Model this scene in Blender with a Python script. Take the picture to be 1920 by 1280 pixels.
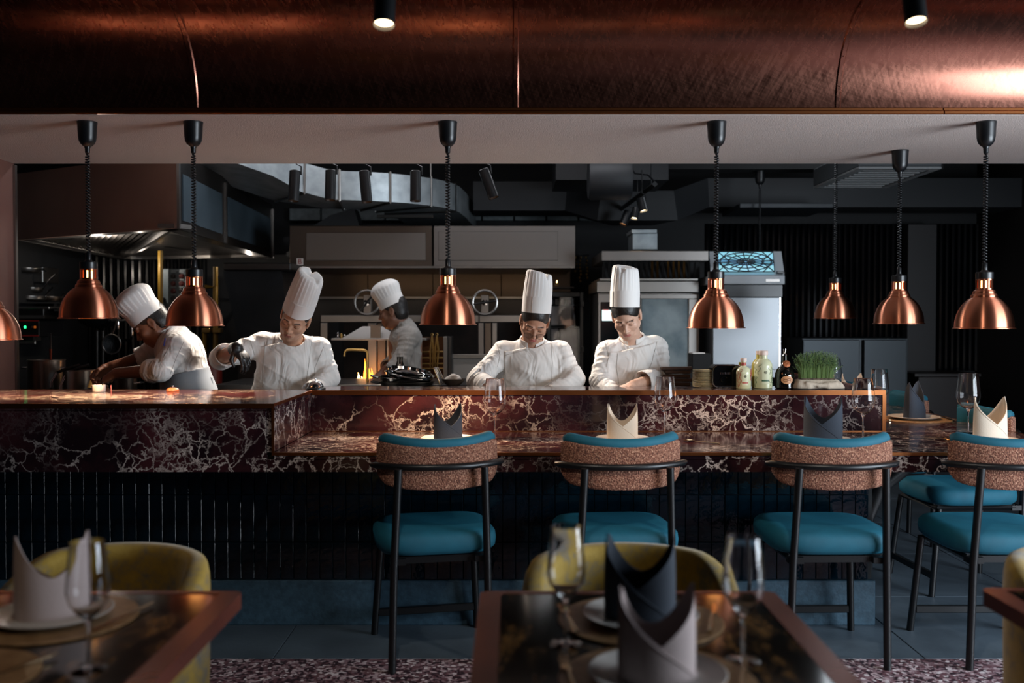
import bpy, math, random
import numpy as np
from mathutils import Vector, Matrix, Euler

random.seed(7)
RNG = np.random.default_rng(7)
scene = bpy.context.scene
for _o in list(bpy.data.objects):
    bpy.data.objects.remove(_o, do_unlink=True)
COL = scene.collection
PI = math.pi

# ------------------------------------------------------------------ camera
F = 1813.0                       # focal length in pixels of the 1920 px wide frame
CAM_Z = 1.4
TH = math.atan(40.0 / F)         # small downward pitch
cam_d = bpy.data.cameras.new('camera')
cam_d.sensor_width = 36.0
cam_d.lens = F / 1920.0 * 36.0
cam_d.clip_start = 0.05
cam_d.dof.use_dof = True
cam_d.dof.focus_distance = 5.0
cam_d.dof.aperture_fstop = 2.0
cam = bpy.data.objects.new('camera', cam_d)
cam.location = (0, 0, CAM_Z)
cam.rotation_euler = (PI / 2 - TH, 0, 0)
COL.objects.link(cam)
scene.camera = cam

# ------------------------------------------------------------------ view, world, lights
scene.view_settings.view_transform = 'Standard'
scene.view_settings.look = 'None'
scene.view_settings.gamma = 1.0
scene.view_settings.use_curve_mapping = False
scene.view_settings.exposure = 0.0
scene.cycles.use_denoising = True
scene.cycles.max_bounces = 10
scene.cycles.glossy_bounces = 4
scene.cycles.transmission_bounces = 8
scene.cycles.transparent_max_bounces = 8
scene.cycles.sample_clamp_indirect = 4.0
scene.cycles.caustics_reflective = False
scene.cycles.caustics_refractive = False

world = bpy.data.worlds.new('world')
scene.world = world
world.use_nodes = True
world.node_tree.nodes['Background'].inputs[0].default_value = (0.55, 0.70, 1.0, 1)
world.node_tree.nodes['Background'].inputs[1].default_value = 0.01

def area_light(name, loc, target, sx, sy, power, col, spread=180):
    l = bpy.data.lights.new(name, 'AREA')
    l.shape = 'RECTANGLE'; l.size = sx; l.size_y = sy
    l.energy = power; l.color = col; l.spread = math.radians(spread)
    o = bpy.data.objects.new(name, l)
    o.location = loc
    o.rotation_euler = (Vector(target) - Vector(loc)).to_track_quat('-Z', 'Y').to_euler()
    COL.objects.link(o)
    return o

def spot_light(name, loc, target, power, col, deg=40, blend=0.6, size=0.03):
    l = bpy.data.lights.new(name, 'SPOT')
    l.energy = power; l.color = col; l.spot_size = math.radians(deg); l.spot_blend = blend
    l.shadow_soft_size = size
    o = bpy.data.objects.new(name, l)
    o.location = loc
    o.rotation_euler = (Vector(target) - Vector(loc)).to_track_quat('-Z', 'Y').to_euler()
    COL.objects.link(o)
    return o

COOL = (0.80, 0.90, 1.0)
WARM = (1.0, 0.62, 0.34)
NEUT = (1.0, 0.88, 0.76)
# daylight through the windows of the dining room (right hand side, and behind the camera to the left)
area_light('daylight_right', (4.45, 2.1, 1.35), (0.3, 4.9, 1.5), 2.6, 1.7, 280, COOL)
# the two ceiling spots seen at the top of the frame, and their row over the tables
spot_light('dining_spot_left', (-0.335, 2.58, 2.08), (-0.35, 4.1, 0.5), 30, NEUT, 95, 0.7, 0.03)
spot_light('dining_spot_right', (1.06, 2.58, 2.08), (1.3, 4.1, 0.5), 38, NEUT, 95, 0.7, 0.03)
spot_light('table_spot_left', (-0.95, 1.2, 2.5), (-1.0, 2.0, 0.75), 16, (1.0, .8, .6), 60, 0.7, 0.03)
# kitchen track spots
for _x, _t, _p in ((-1.35, (-1.9, 5.5, 1.2), 85), (-1.13, (-1.25, 5.4, 1.3), 170), (-.90, (-.8, 5.9, 1.0), 25), (-.6, (.1, 5.4, 1.3), 110), (-.12, (.62, 5.4, 1.3), 110)):
    spot_light('kitchen_spot', (_x, 6.0, 2.10), _t, _p, NEUT, 60, 0.8, 0.03)
for _x, _y, _z, _t in ((1.02, 7.35, 2.16, (1.3, 6.8, .9)), (1.0, 7.78, 2.2, (.8, 7.2, .9))):
    spot_light('oven_spot', (_x, _y, _z), _t, 4, NEUT, 70, 0.8, 0.03)
# added fill lights that brighten the kitchen from above, unseen behind the soffit
area_light('kitchen_fill', (-0.6, 6.75, 3.05), (-0.6, 6.9, 0), 3.6, .25, 28, (0.95, 0.95, 1.0))
area_light('kitchen_fill', (2.6, 7.6, 3.1), (2.3, 7.7, 0), 1.4, .25, 7, (0.85, 0.92, 1.0))
# ------------------------------------------------------------------ helpers
def P(px, py, Y):
    u = (px - 960) / F; v = (640 - py) / F
    dy = math.cos(TH) + v * math.sin(TH)
    dz = -math.sin(TH) + v * math.cos(TH)
    t = Y / dy
    return Vector((t * u, Y, CAM_Z + t * dz))

def PZ(px, py, z):
    """point on the horizontal plane z seen at a pixel"""
    u = (px - 960) / F; v = (640 - py) / F
    dy = math.cos(TH) + v * math.sin(TH)
    dz = -math.sin(TH) + v * math.cos(TH)
    t = (z - CAM_Z) / dz
    return Vector((t * u, t * dy, z))

def lin(h):
    if isinstance(h, str):
        h = h.lstrip('#')
        c = [int(h[i:i + 2], 16) / 255 for i in (0, 2, 4)]
    else:
        c = list(h)
    return tuple((x / 12.92 if x <= 0.04045 else ((x + 0.055) / 1.055) ** 2.4) for x in c) + (1.0,)

class NT:
    def __init__(self, mat):
        self.nt = mat.node_tree
        self.b = self.nt.nodes['Principled BSDF']
    def n(self, t, **kw):
        nd = self.nt.nodes.new(t)
        for k, v in kw.items():
            if k in nd.inputs: nd.inputs[k].default_value = v
            else: setattr(nd, k, v)
        return nd
    def l(self, a, b):
        self.nt.links.new(a, b)

_M = {}
def M(name, col, rough=0.5, metal=0.0, spec=None, noise=None, bump=None, aniso=0.0, arot=0.25, coat=0.0, sheen=0.0,
      trans=0.0, emit=None, estr=0.0, alpha=1.0, ior=None, streak=None):
    """principled material; noise=(scale, second colour), bump=(scale, strength), streak=axis scale triple for brushing"""
    if name in _M: return _M[name]
    m = bpy.data.materials.new(name); m.use_nodes = True
    t = NT(m); b = t.b
    b.inputs['Base Color'].default_value = lin(col)
    b.inputs['Roughness'].default_value = rough
    b.inputs['Metallic'].default_value = metal
    if spec is not None: b.inputs['Specular IOR Level'].default_value = spec
    if ior: b.inputs['IOR'].default_value = ior
    if coat: b.inputs['Coat Weight'].default_value = coat; b.inputs['Coat Roughness'].default_value = 0.08
    if sheen:
        b.inputs['Sheen Weight'].default_value = sheen; b.inputs['Sheen Roughness'].default_value = 0.4
        b.inputs['Sheen Tint'].default_value = lin(col)
    if trans: b.inputs['Transmission Weight'].default_value = trans
    if emit is not None:
        b.inputs['Emission Color'].default_value = lin(emit); b.inputs['Emission Strength'].default_value = estr
    if alpha < 1: b.inputs['Alpha'].default_value = alpha
    tc = None
    if noise or bump or streak:
        tc = t.n('ShaderNodeTexCoord')
    if noise:
        nz = t.n('ShaderNodeTexNoise', Scale=noise[0], Detail=5.0)
        t.l(tc.outputs['Object'], nz.inputs['Vector'])
        rp = t.n('ShaderNodeValToRGB'); rp.color_ramp.elements[0].position = 0.35; rp.color_ramp.elements[1].position = 0.65
        rp.color_ramp.elements[0].color = lin(col); rp.color_ramp.elements[1].color = lin(noise[1])
        t.l(nz.outputs['Fac'], rp.inputs['Fac']); t.l(rp.outputs['Color'], b.inputs['Base Color'])
    if bump or streak:
        nz = t.n('ShaderNodeTexNoise', Scale=(bump[0] if bump else 30.0), Detail=3.0)
        if streak:
            mp = t.n('ShaderNodeMapping'); mp.inputs['Scale'].default_value = streak
            t.l(tc.outputs['Object'], mp.inputs['Vector']); t.l(mp.outputs['Vector'], nz.inputs['Vector'])
        else:
            t.l(tc.outputs['Object'], nz.inputs['Vector'])
        bp = t.n('ShaderNodeBump', Strength=(bump[1] if bump else 0.1), Distance=0.01)
        t.l(nz.outputs['Fac'], bp.inputs['Height']); t.l(bp.outputs['Normal'], b.inputs['Normal'])
    if aniso:
        b.inputs['Anisotropic'].default_value = aniso; b.inputs['Anisotropic Rotation'].default_value = arot
        tg = t.n('ShaderNodeTangent'); tg.direction_type = 'RADIAL'; tg.axis = 'Z'
        t.l(tg.outputs['Tangent'], b.inputs['Tangent'])
    _M[name] = m
    return m

def thin_glass(name, tint=(1, 1, 1, 1), rough=0.0, boost=1.0):
    m = bpy.data.materials.new(name); m.use_nodes = True; nt = m.node_tree
    nt.nodes.remove(nt.nodes['Principled BSDF']); out = nt.nodes['Material Output']
    tr = nt.nodes.new('ShaderNodeBsdfTransparent'); tr.inputs[0].default_value = tint
    gl = nt.nodes.new('ShaderNodeBsdfGlossy'); gl.inputs['Roughness'].default_value = rough
    fr = nt.nodes.new('ShaderNodeFresnel'); fr.inputs['IOR'].default_value = 1.45
    mx = nt.nodes.new('ShaderNodeMixShader')
    mu = nt.nodes.new('ShaderNodeMath'); mu.operation = 'MULTIPLY'; mu.inputs[1].default_value = boost; mu.use_clamp = True
    nt.links.new(fr.outputs[0], mu.inputs[0]); nt.links.new(mu.outputs[0], mx.inputs[0])
    nt.links.new(tr.outputs[0], mx.inputs[1]); nt.links.new(gl.outputs[0], mx.inputs[2]); nt.links.new(mx.outputs[0], out.inputs[0])
    return m

def setp(o, label=None, cat=None, group=None, kind=None):
    if label: o['label'] = label
    if cat: o['category'] = cat
    if group: o['group'] = group
    if kind: o['kind'] = kind
    return o

def thing(name, label, cat, loc=(0, 0, 0), rz=0.0, group=None):
    o = bpy.data.objects.new(name, None); COL.objects.link(o)
    o.empty_display_size = 0.05
    o.location = loc; o.rotation_euler = (0, 0, rz)
    return setp(o, label, cat, group)

def copy_tree(o, parent=None):
    c = o.copy(); COL.objects.link(c)
    if parent is not None: c.parent = parent
    for ch in list(o.children):
        copy_tree(ch, c)
    return c

def world_loc(o):
    v = Vector((0, 0, 0))
    while o is not None:
        v = v + o.location; o = o.parent
    return v

class MB:
    """collects simple shapes into one mesh"""
    def __init__(self):
        self.v = []; self.f = []; self.mi = []; self.cur = 0
    def add(self, vs, fs):
        k = len(self.v)
        self.v.extend([tuple(x) for x in vs])
        self.f.extend([tuple(i + k for i in f) for f in fs])
        self.mi.extend([self.cur] * len(fs))
        return self
    def box(self, x0, x1, y0, y1, z0, z1, c=0.0):
        """box, with chamfered edges when c > 0"""
        if x0 > x1: x0, x1 = x1, x0
        if y0 > y1: y0, y1 = y1, y0
        if z0 > z1: z0, z1 = z1, z0
        if c <= 0:
            vs = [(x, y, z) for z in (z0, z1) for y in (y0, y1) for x in (x0, x1)]
            fs = [(0, 2, 3, 1), (4, 5, 7, 6), (0, 1, 5, 4), (2, 6, 7, 3), (0, 4, 6, 2), (1, 3, 7, 5)]
            return self.add(vs, fs)
        c = min(c, (x1 - x0) * .45, (y1 - y0) * .45, (z1 - z0) * .45)
        vs = []; idx = {}
        for sx, X in ((0, x0), (1, x1)):
            for sy, Yy in ((0, y0), (1, y1)):
                for sz, Z in ((0, z0), (1, z1)):
                    dx = c if sx == 0 else -c; dy = c if sy == 0 else -c; dz = c if sz == 0 else -c
                    idx[(sx, sy, sz, 'x')] = len(vs); vs.append((X, Yy + dy, Z + dz))
                    idx[(sx, sy, sz, 'y')] = len(vs); vs.append((X + dx, Yy, Z + dz))
                    idx[(sx, sy, sz, 'z')] = len(vs); vs.append((X + dx, Yy + dy, Z))
        fs = []
        for s in (0, 1):
            for a, o1, o2 in (('x', 1, 2), ('y', 0, 2), ('z', 0, 1)):
                ring = []
                for p, q in ((0, 0), (1, 0), (1, 1), (0, 1)):
                    k = [0, 0, 0]; k['xyz'.index(a)] = s; k[o1] = p; k[o2] = q
                    ring.append(idx[(k[0], k[1], k[2], a)])
                fs.append(tuple(ring))
        for p in (0, 1):
            for q in (0, 1):
                fs.append((idx[(p, q, 0, 'x')], idx[(p, q, 1, 'x')], idx[(p, q, 1, 'y')], idx[(p, q, 0, 'y')]))
                fs.append((idx[(p, 0, q, 'x')], idx[(p, 1, q, 'x')], idx[(p, 1, q, 'z')], idx[(p, 0, q, 'z')]))
                fs.append((idx[(0, p, q, 'y')], idx[(1, p, q, 'y')], idx[(1, p, q, 'z')], idx[(0, p, q, 'z')]))
        for sx in (0, 1):
            for sy in (0, 1):
                for sz in (0, 1):
                    fs.append((idx[(sx, sy, sz, 'x')], idx[(sx, sy, sz, 'y')], idx[(sx, sy, sz, 'z')]))
        return self.add(vs, fs)
    def lathe(self, prof, n=32, c=(0, 0, 0), M4=None, cap=True, closed=False, sx=1.0, sy=1.0):
        """profile of (r, z) turned about z"""
        vs = []; fs = []
        for r, z in prof:
            for i in range(n):
                a = 2 * PI * i / n
                p = Vector((r * math.cos(a) * sx, r * math.sin(a) * sy, z))
                if M4 is not None: p = M4 @ p
                vs.append((p.x + c[0], p.y + c[1], p.z + c[2]))
        m = len(prof)
        for j in range(m - 1 if not closed else m):
            j2 = (j + 1) % m
            for i in range(n):
                i2 = (i + 1) % n
                fs.append((j * n + i, j * n + i2, j2 * n + i2, j2 * n + i))
        if cap and not closed:
            if prof[0][0] > 1e-4: fs.append(tuple(range(n - 1, -1, -1)))
            if prof[-1][0] > 1e-4: fs.append(tuple((m - 1) * n + i for i in range(n)))
        return self.add(vs, fs)
    def tube(self, pts, r, n=8, closed=False, cap=True, flat=1.0):
        """tube along points; r is one radius or a list"""
        pts = [Vector(p) for p in pts]; m = len(pts)
        rs = r if isinstance(r, (list, tuple)) else [r] * m
        vs = []; fs = []
        prev = None
        for i, p in enumerate(pts):
            a = pts[(i - 1) % m] if (closed or i > 0) else p
            b = pts[(i + 1) % m] if (closed or i < m - 1) else p
            t = (b - a)
            if t.length < 1e-9: t = Vector((0, 0, 1))
            t.normalize()
            if prev is None:
                up = Vector((0, 0, 1)) if abs(t.z) < 0.9 else Vector((0, 1, 0))
                u = t.cross(up).normalized()
            else:
                u = prev - t * prev.dot(t)
                if u.length < 1e-6: u = t.orthogonal()
                u.normalize()
            w = t.cross(u); prev = u
            for k in range(n):
                an = 2 * PI * k / n
                vs.append(p + (u * math.cos(an) + w * math.sin(an) * flat) * rs[i])
        for i in range(m if closed else m - 1):
            i2 = (i + 1) % m
            for k in range(n):
                k2 = (k + 1) % n
                fs.append((i * n + k, i * n + k2, i2 * n + k2, i2 * n + k))
        if cap and not closed:
            fs.append(tuple(range(n - 1, -1, -1))); fs.append(tuple((m - 1) * n + k for k in range(n)))
        return self.add(vs, fs)
    def prism(self, poly, d, axis='z', o=0.0):
        """polygon of 2D points pushed along an axis from o to o+d (x: (y,z) plane, y: (x,z), z: (x,y))"""
        n = len(poly); vs = []
        for h in (o, o + d):
            for a, b in poly:
                vs.append({'x': (h, a, b), 'y': (a, h, b), 'z': (a, b, h)}[axis])
        fs = [tuple(range(n - 1, -1, -1)), tuple(range(n, 2 * n))]
        for i in range(n):
            j = (i + 1) % n
            fs.append((i, j, n + j, n + i))
        return self.add(vs, fs)
    def hexa(self, p):
        """eight corner points: four bottom (ccw), four top"""
        return self.add(p, [(3, 2, 1, 0), (4, 5, 6, 7), (0, 1, 5, 4), (1, 2, 6, 5), (2, 3, 7, 6), (3, 0, 4, 7)])
    def grid(self, rows, thick=None, closed_u=False):
        """rows of points, optionally given a thickness along the vertex normal (numpy)"""
        R = np.array([[tuple(p) for p in r] for r in rows], float)
        m, n = R.shape[:2]
        if thick is None:
            fs = []
            for j in range(m - 1):
                for i in range(n if closed_u else n - 1):
                    i2 = (i + 1) % n
                    fs.append((j * n + i, j * n + i2, (j + 1) * n + i2, (j + 1) * n + i))
            return self.add(R.reshape(-1, 3), fs)
        du = np.roll(R, -1, 1) - np.roll(R, 1, 1) if closed_u else np.gradient(R, axis=1)
        dv = np.gradient(R, axis=0)
        N = np.cross(du, dv); N /= (np.linalg.norm(N, axis=2, keepdims=True) + 1e-12)
        A = R + N * thick * .5; B = R - N * thick * .5
        vs = np.concatenate([A.reshape(-1, 3), B.reshape(-1, 3)])
        o = m * n; fs = []
        for j in range(m - 1):
            for i in range(n if closed_u else n - 1):
                i2 = (i + 1) % n
                q = (j * n + i, j * n + i2, (j + 1) * n + i2, (j + 1) * n + i)
                fs.append(q); fs.append(tuple(o + x for x in reversed(q)))
        for i in range(n if closed_u else n - 1):
            i2 = (i + 1) % n
            fs.append((i2, i, o + i, o + i2))
            k = (m - 1) * n
            fs.append((k + i, k + i2, o + k + i2, o + k + i))
        if not closed_u:
            for j in range(m - 1):
                a, b = j * n, (j + 1) * n
                fs.append((a, b, o + b, o + a))
                a, b = a + n - 1, b + n - 1
                fs.append((b, a, o + a, o + b))
        return self.add(vs, fs)
    def xform(self, M4):
        self.v = [tuple(M4 @ Vector(p)) for p in self.v]
        return self
    def build(self, name, mats, parent=None, smooth=False, world=False, angle=None, label=None, cat=None, group=None, kind=None, loc=None):
        me = bpy.data.meshes.new(name)
        vs = self.v
        off = None
        if world and parent is not None: off = world_loc(parent)
        if parent is None and loc is not None and world: off = Vector(loc)
        if off is not None: vs = [(p[0] - off.x, p[1] - off.y, p[2] - off.z) for p in vs]
        me.from_pydata(vs, [], self.f)
        if not isinstance(mats, (list, tuple)): mats = [mats]
        for mm in mats: me.materials.append(mm)
        if len(mats) > 1: me.polygons.foreach_set('material_index', self.mi)
        me.validate(); 
        fix_normals(me)
        if smooth:
            me.polygons.foreach_set('use_smooth', [True] * len(me.polygons))
            me.set_sharp_from_angle(angle=math.radians(angle if angle else 40))
        me.update()
        o = bpy.data.objects.new(name, me); COL.objects.link(o)
        if parent is not None: o.parent = parent
        if loc is not None: o.location = loc
        return setp(o, label, cat, group, kind)

import bmesh
def fix_normals(me):
    bm = bmesh.new(); bm.from_mesh(me)
    bmesh.ops.recalc_face_normals(bm, faces=bm.faces)
    bm.to_mesh(me); bm.free()

def arc(c, r, a0, a1, n, plane='xz'):
    out = []
    for i in range(n + 1):
        a = math.radians(a0 + (a1 - a0) * i / n)
        p, q = r * math.cos(a), r * math.sin(a)
        out.append({'xz': (c[0] + p, c[1], c[2] + q), 'xy': (c[0] + p, c[1] + q, c[2]), 'yz': (c[0], c[1] + p, c[2] + q)}[plane])
    return out

def rounded_rect(x0, x1, y0, y1, r, n=5):
    out = []
    for cx, cy, a in ((x1 - r, y0 + r, -90), (x1 - r, y1 - r, 0), (x0 + r, y1 - r, 90), (x0 + r, y0 + r, 180)):
        for i in range(n + 1):
            t = math.radians(a + 90 * i / n)
            out.append((cx + r * math.cos(t), cy + r * math.sin(t)))
    return out

def text_mesh(name, txt, size, mat, parent, loc, rot=(PI / 2, 0, 0), depth=0.0006, label=None):
    cu = bpy.data.curves.new(name, 'FONT'); cu.body = txt; cu.size = size; cu.extrude = depth
    cu.align_x = 'CENTER'; cu.align_y = 'CENTER'; cu.resolution_u = 3
    tmp = bpy.data.objects.new('tmp', cu); COL.objects.link(tmp)
    dg = bpy.context.evaluated_depsgraph_get()
    me = bpy.data.meshes.new_from_object(tmp.evaluated_get(dg))
    bpy.data.objects.remove(tmp, do_unlink=True)
    me.materials.clear(); me.materials.append(mat)
    o = bpy.data.objects.new(name, me); COL.objects.link(o)
    if parent is not None:
        o.parent = parent; loc = Vector(loc) - world_loc(parent)
    o.location = loc; o.rotation_euler = rot
    if label: o['label'] = label
    return o

# ------------------------------------------------------------------ signed distance modelling (people, soft goods)
class Field:
    def __init__(self, lo, hi, h):
        self.h = h; self.lo = np.array(lo, float)
        self.n = np.ceil((np.array(hi, float) - self.lo) / h).astype(int) + 1
        self.d = np.full(self.n, 1.0, np.float32)
        self.ax = [(self.lo[i] + h * np.arange(self.n[i])).astype(np.float32) for i in range(3)]
    def sl(self, lo, hi):
        s = []
        for i in range(3):
            a = max(0, int(math.floor((lo[i] - self.lo[i]) / self.h)))
            b = min(self.n[i], int(math.ceil((hi[i] - self.lo[i]) / self.h)) + 1)
            if b <= a: return None
            s.append(slice(a, b))
        return tuple(s)
    def apply(self, fn, lo, hi, k=0.0, op='u'):
        m = max(k, 0) + 4 * self.h
        s = self.sl(np.array(lo) - m, np.array(hi) + m)
        if s is None: return
        x = self.ax[0][s[0]][:, None, None]; y = self.ax[1][s[1]][None, :, None]; z = self.ax[2][s[2]][None, None, :]
        b = fn(x, y, z).astype(np.float32); a = self.d[s]
        if op == 'u':
            if k > 0:
                t = np.clip(0.5 + 0.5 * (b - a) / k, 0, 1)
                r = b * (1 - t) + a * t - k * t * (1 - t)
            else: r = np.minimum(a, b)
        else:
            b = -b
            if k > 0:
                t = np.clip(0.5 - 0.5 * (b - a) / k, 0, 1)
                r = b * (1 - t) + a * t + k * t * (1 - t)
            else: r = np.maximum(a, b)
        self.d[s] = r
    def ell(self, c, r, k=0.0, op='u', R=None):
        c = np.array(c, float); r = np.array(r, float)
        if R is None:
            Rm = np.eye(3)
        else: Rm = np.array(R)[:3, :3]
        ext = np.abs(Rm) @ r
        def fn(x, y, z):
            X = x - c[0]; Y = y - c[1]; Z = z - c[2]
            if R is not None:
                X, Y, Z = (Rm[0, 0] * X + Rm[1, 0] * Y + Rm[2, 0] * Z, Rm[0, 1] * X + Rm[1, 1] * Y + Rm[2, 1] * Z, Rm[0, 2] * X + Rm[1, 2] * Y + Rm[2, 2] * Z)
            k0 = np.sqrt((X / r[0]) ** 2 + (Y / r[1]) ** 2 + (Z / r[2]) ** 2) + 1e-6
            k1 = np.sqrt((X / r[0] ** 2) ** 2 + (Y / r[1] ** 2) ** 2 + (Z / r[2] ** 2) ** 2) + 1e-6
            return k0 * (k0 - 1) / k1
        self.apply(fn, c - ext, c + ext, k, op)
    def cap(self, a, b, ra, rb, k=0.0, op='u', flat=None, fold=None):
        """tapered capsule; flat=(axis vector, factor) squeezes; fold=fn(t, x, y, z) adds cloth folds"""
        a = np.array(a, float); b = np.array(b, float); ba = b - a; L2 = float(ba @ ba) + 1e-9
        rm = max(ra, rb) * (1.0 if flat is None else max(1, flat[1])) + (0.02 if fold else 0)
        def fn(x, y, z):
            X = x - a[0]; Y = y - a[1]; Z = z - a[2]
            t = np.clip((X * ba[0] + Y * ba[1] + Z * ba[2]) / L2, 0, 1)
            X = X - t * ba[0]; Y = Y - t * ba[1]; Z = Z - t * ba[2]
            if flat is not None:
                w = np.array(flat[0], float); w = w / np.linalg.norm(w)
                q = X * w[0] + Y * w[1] + Z * w[2]
                s = 1 / flat[1] - 1
                X = X + q * s * w[0]; Y = Y + q * s * w[1]; Z = Z + q * s * w[2]
            d = np.sqrt(X * X + Y * Y + Z * Z) - (ra + (rb - ra) * t)
            if fold is not None: d = d + fold(t, x, y, z)
            return d
        self.apply(fn, np.minimum(a, b) - rm, np.maximum(a, b) + rm, k, op)
    def mesh(self):
        """naive surface nets"""
        D = self.d; ins = D < 0
        c = np.zeros(np.array(D.shape) - 1, np.int8)
        for i in (0, 1):
            for j in (0, 1):
                for k in (0, 1):
                    c += ins[i:D.shape[0] - 1 + i, j:D.shape[1] - 1 + j, k:D.shape[2] - 1 + k]
        act = np.argwhere((c > 0) & (c < 8))
        if len(act) == 0: return np.zeros((0, 3)), np.zeros((0, 4), int)
        vid = np.full(c.shape, -1, np.int64); vid[act[:, 0], act[:, 1], act[:, 2]] = np.arange(len(act))
        acc = np.zeros((len(act), 3)); cnt = np.zeros(len(act))
        crn = [(i, j, k) for i in (0, 1) for j in (0, 1) for k in (0, 1)]
        for p in crn:
            for ax in range(3):
                if p[ax] == 1: continue
                q = list(p); q[ax] = 1
                va = D[act[:, 0] + p[0], act[:, 1] + p[1], act[:, 2] + p[2]]
                vb = D[act[:, 0] + q[0], act[:, 1] + q[1], act[:, 2] + q[2]]
                m = (va < 0) != (vb < 0)
                t = np.where(m, va / np.where(m, va - vb, 1), 0)
                pos = np.tile(np.array(p, float), (len(act), 1)); pos[:, ax] += t
                acc[m] += pos[m]; cnt[m] += 1
        V = self.lo + (act + acc / cnt[:, None]) * self.h
        Fs = []
        for ax in range(3):
            o1, o2 = [(1, 2), (2, 0), (0, 1)][ax]
            s0 = [slice(None)] * 3; s1 = [slice(None)] * 3
            s0[ax] = slice(0, -1); s1[ax] = slice(1, None)
            ch = ins[tuple(s0)] != ins[tuple(s1)]
            e = np.argwhere(ch)
            ok = (e[:, o1] > 0) & (e[:, o2] > 0) & (e[:, o1] < c.shape[o1]) & (e[:, o2] < c.shape[o2])
            e = e[ok]
            def cell(d1, d2):
                q = e.copy(); q[:, o1] -= d1; q[:, o2] -= d2
                return vid[q[:, 0], q[:, 1], q[:, 2]]
            quad = np.stack([cell(1, 1), cell(0, 1), cell(0, 0), cell(1, 0)], 1)
            flip = ~ins[tuple(s0)][e[:, 0], e[:, 1], e[:, 2]]
            quad[flip] = quad[flip][:, ::-1]
            Fs.append(quad[(quad >= 0).all(1)])
        return V, np.concatenate(Fs)

def field_obj(name, fld, mats, parent=None, pick=None, smooth_it=1, loc=None, label=None):
    V, Q = fld.mesh()
    off = world_loc(parent) if parent is not None else (Vector(loc) if loc is not None else Vector((0, 0, 0)))
    # light laplacian smoothing against the grid pattern
    for _ in range(smooth_it):
        acc = np.zeros_like(V); cnt = np.zeros(len(V))
        for a, b in ((0, 1), (1, 2), (2, 3), (3, 0)):
            np.add.at(acc, Q[:, a], V[Q[:, b]]); np.add.at(cnt, Q[:, a], 1)
        V = V * 0.5 + 0.5 * acc / np.maximum(cnt, 1)[:, None]
    me = bpy.data.meshes.new(name)
    W = V - np.array(off)
    me.vertices.add(len(W)); me.vertices.foreach_set('co', W.astype(np.float32).ravel())
    me.loops.add(len(Q) * 4); me.loops.foreach_set('vertex_index', Q.astype(np.int32).ravel())
    me.polygons.add(len(Q)); me.polygons.foreach_set('loop_start', np.arange(0, len(Q) * 4, 4, dtype=np.int32))
    me.polygons.foreach_set('use_smooth', np.ones(len(Q), bool))
    if not isinstance(mats, (list, tuple)): mats = [mats]
    for m in mats: me.materials.append(m)
    if pick is not None:
        C = V[Q].mean(1)
        me.polygons.foreach_set('material_index', pick(C).astype(np.int32))
    me.update(); me.validate()
    o = bpy.data.objects.new(name, me); COL.objects.link(o)
    if parent is not None: o.parent = parent
    elif loc is not None: o.location = loc
    if label: o['label'] = label
    return o
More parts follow.
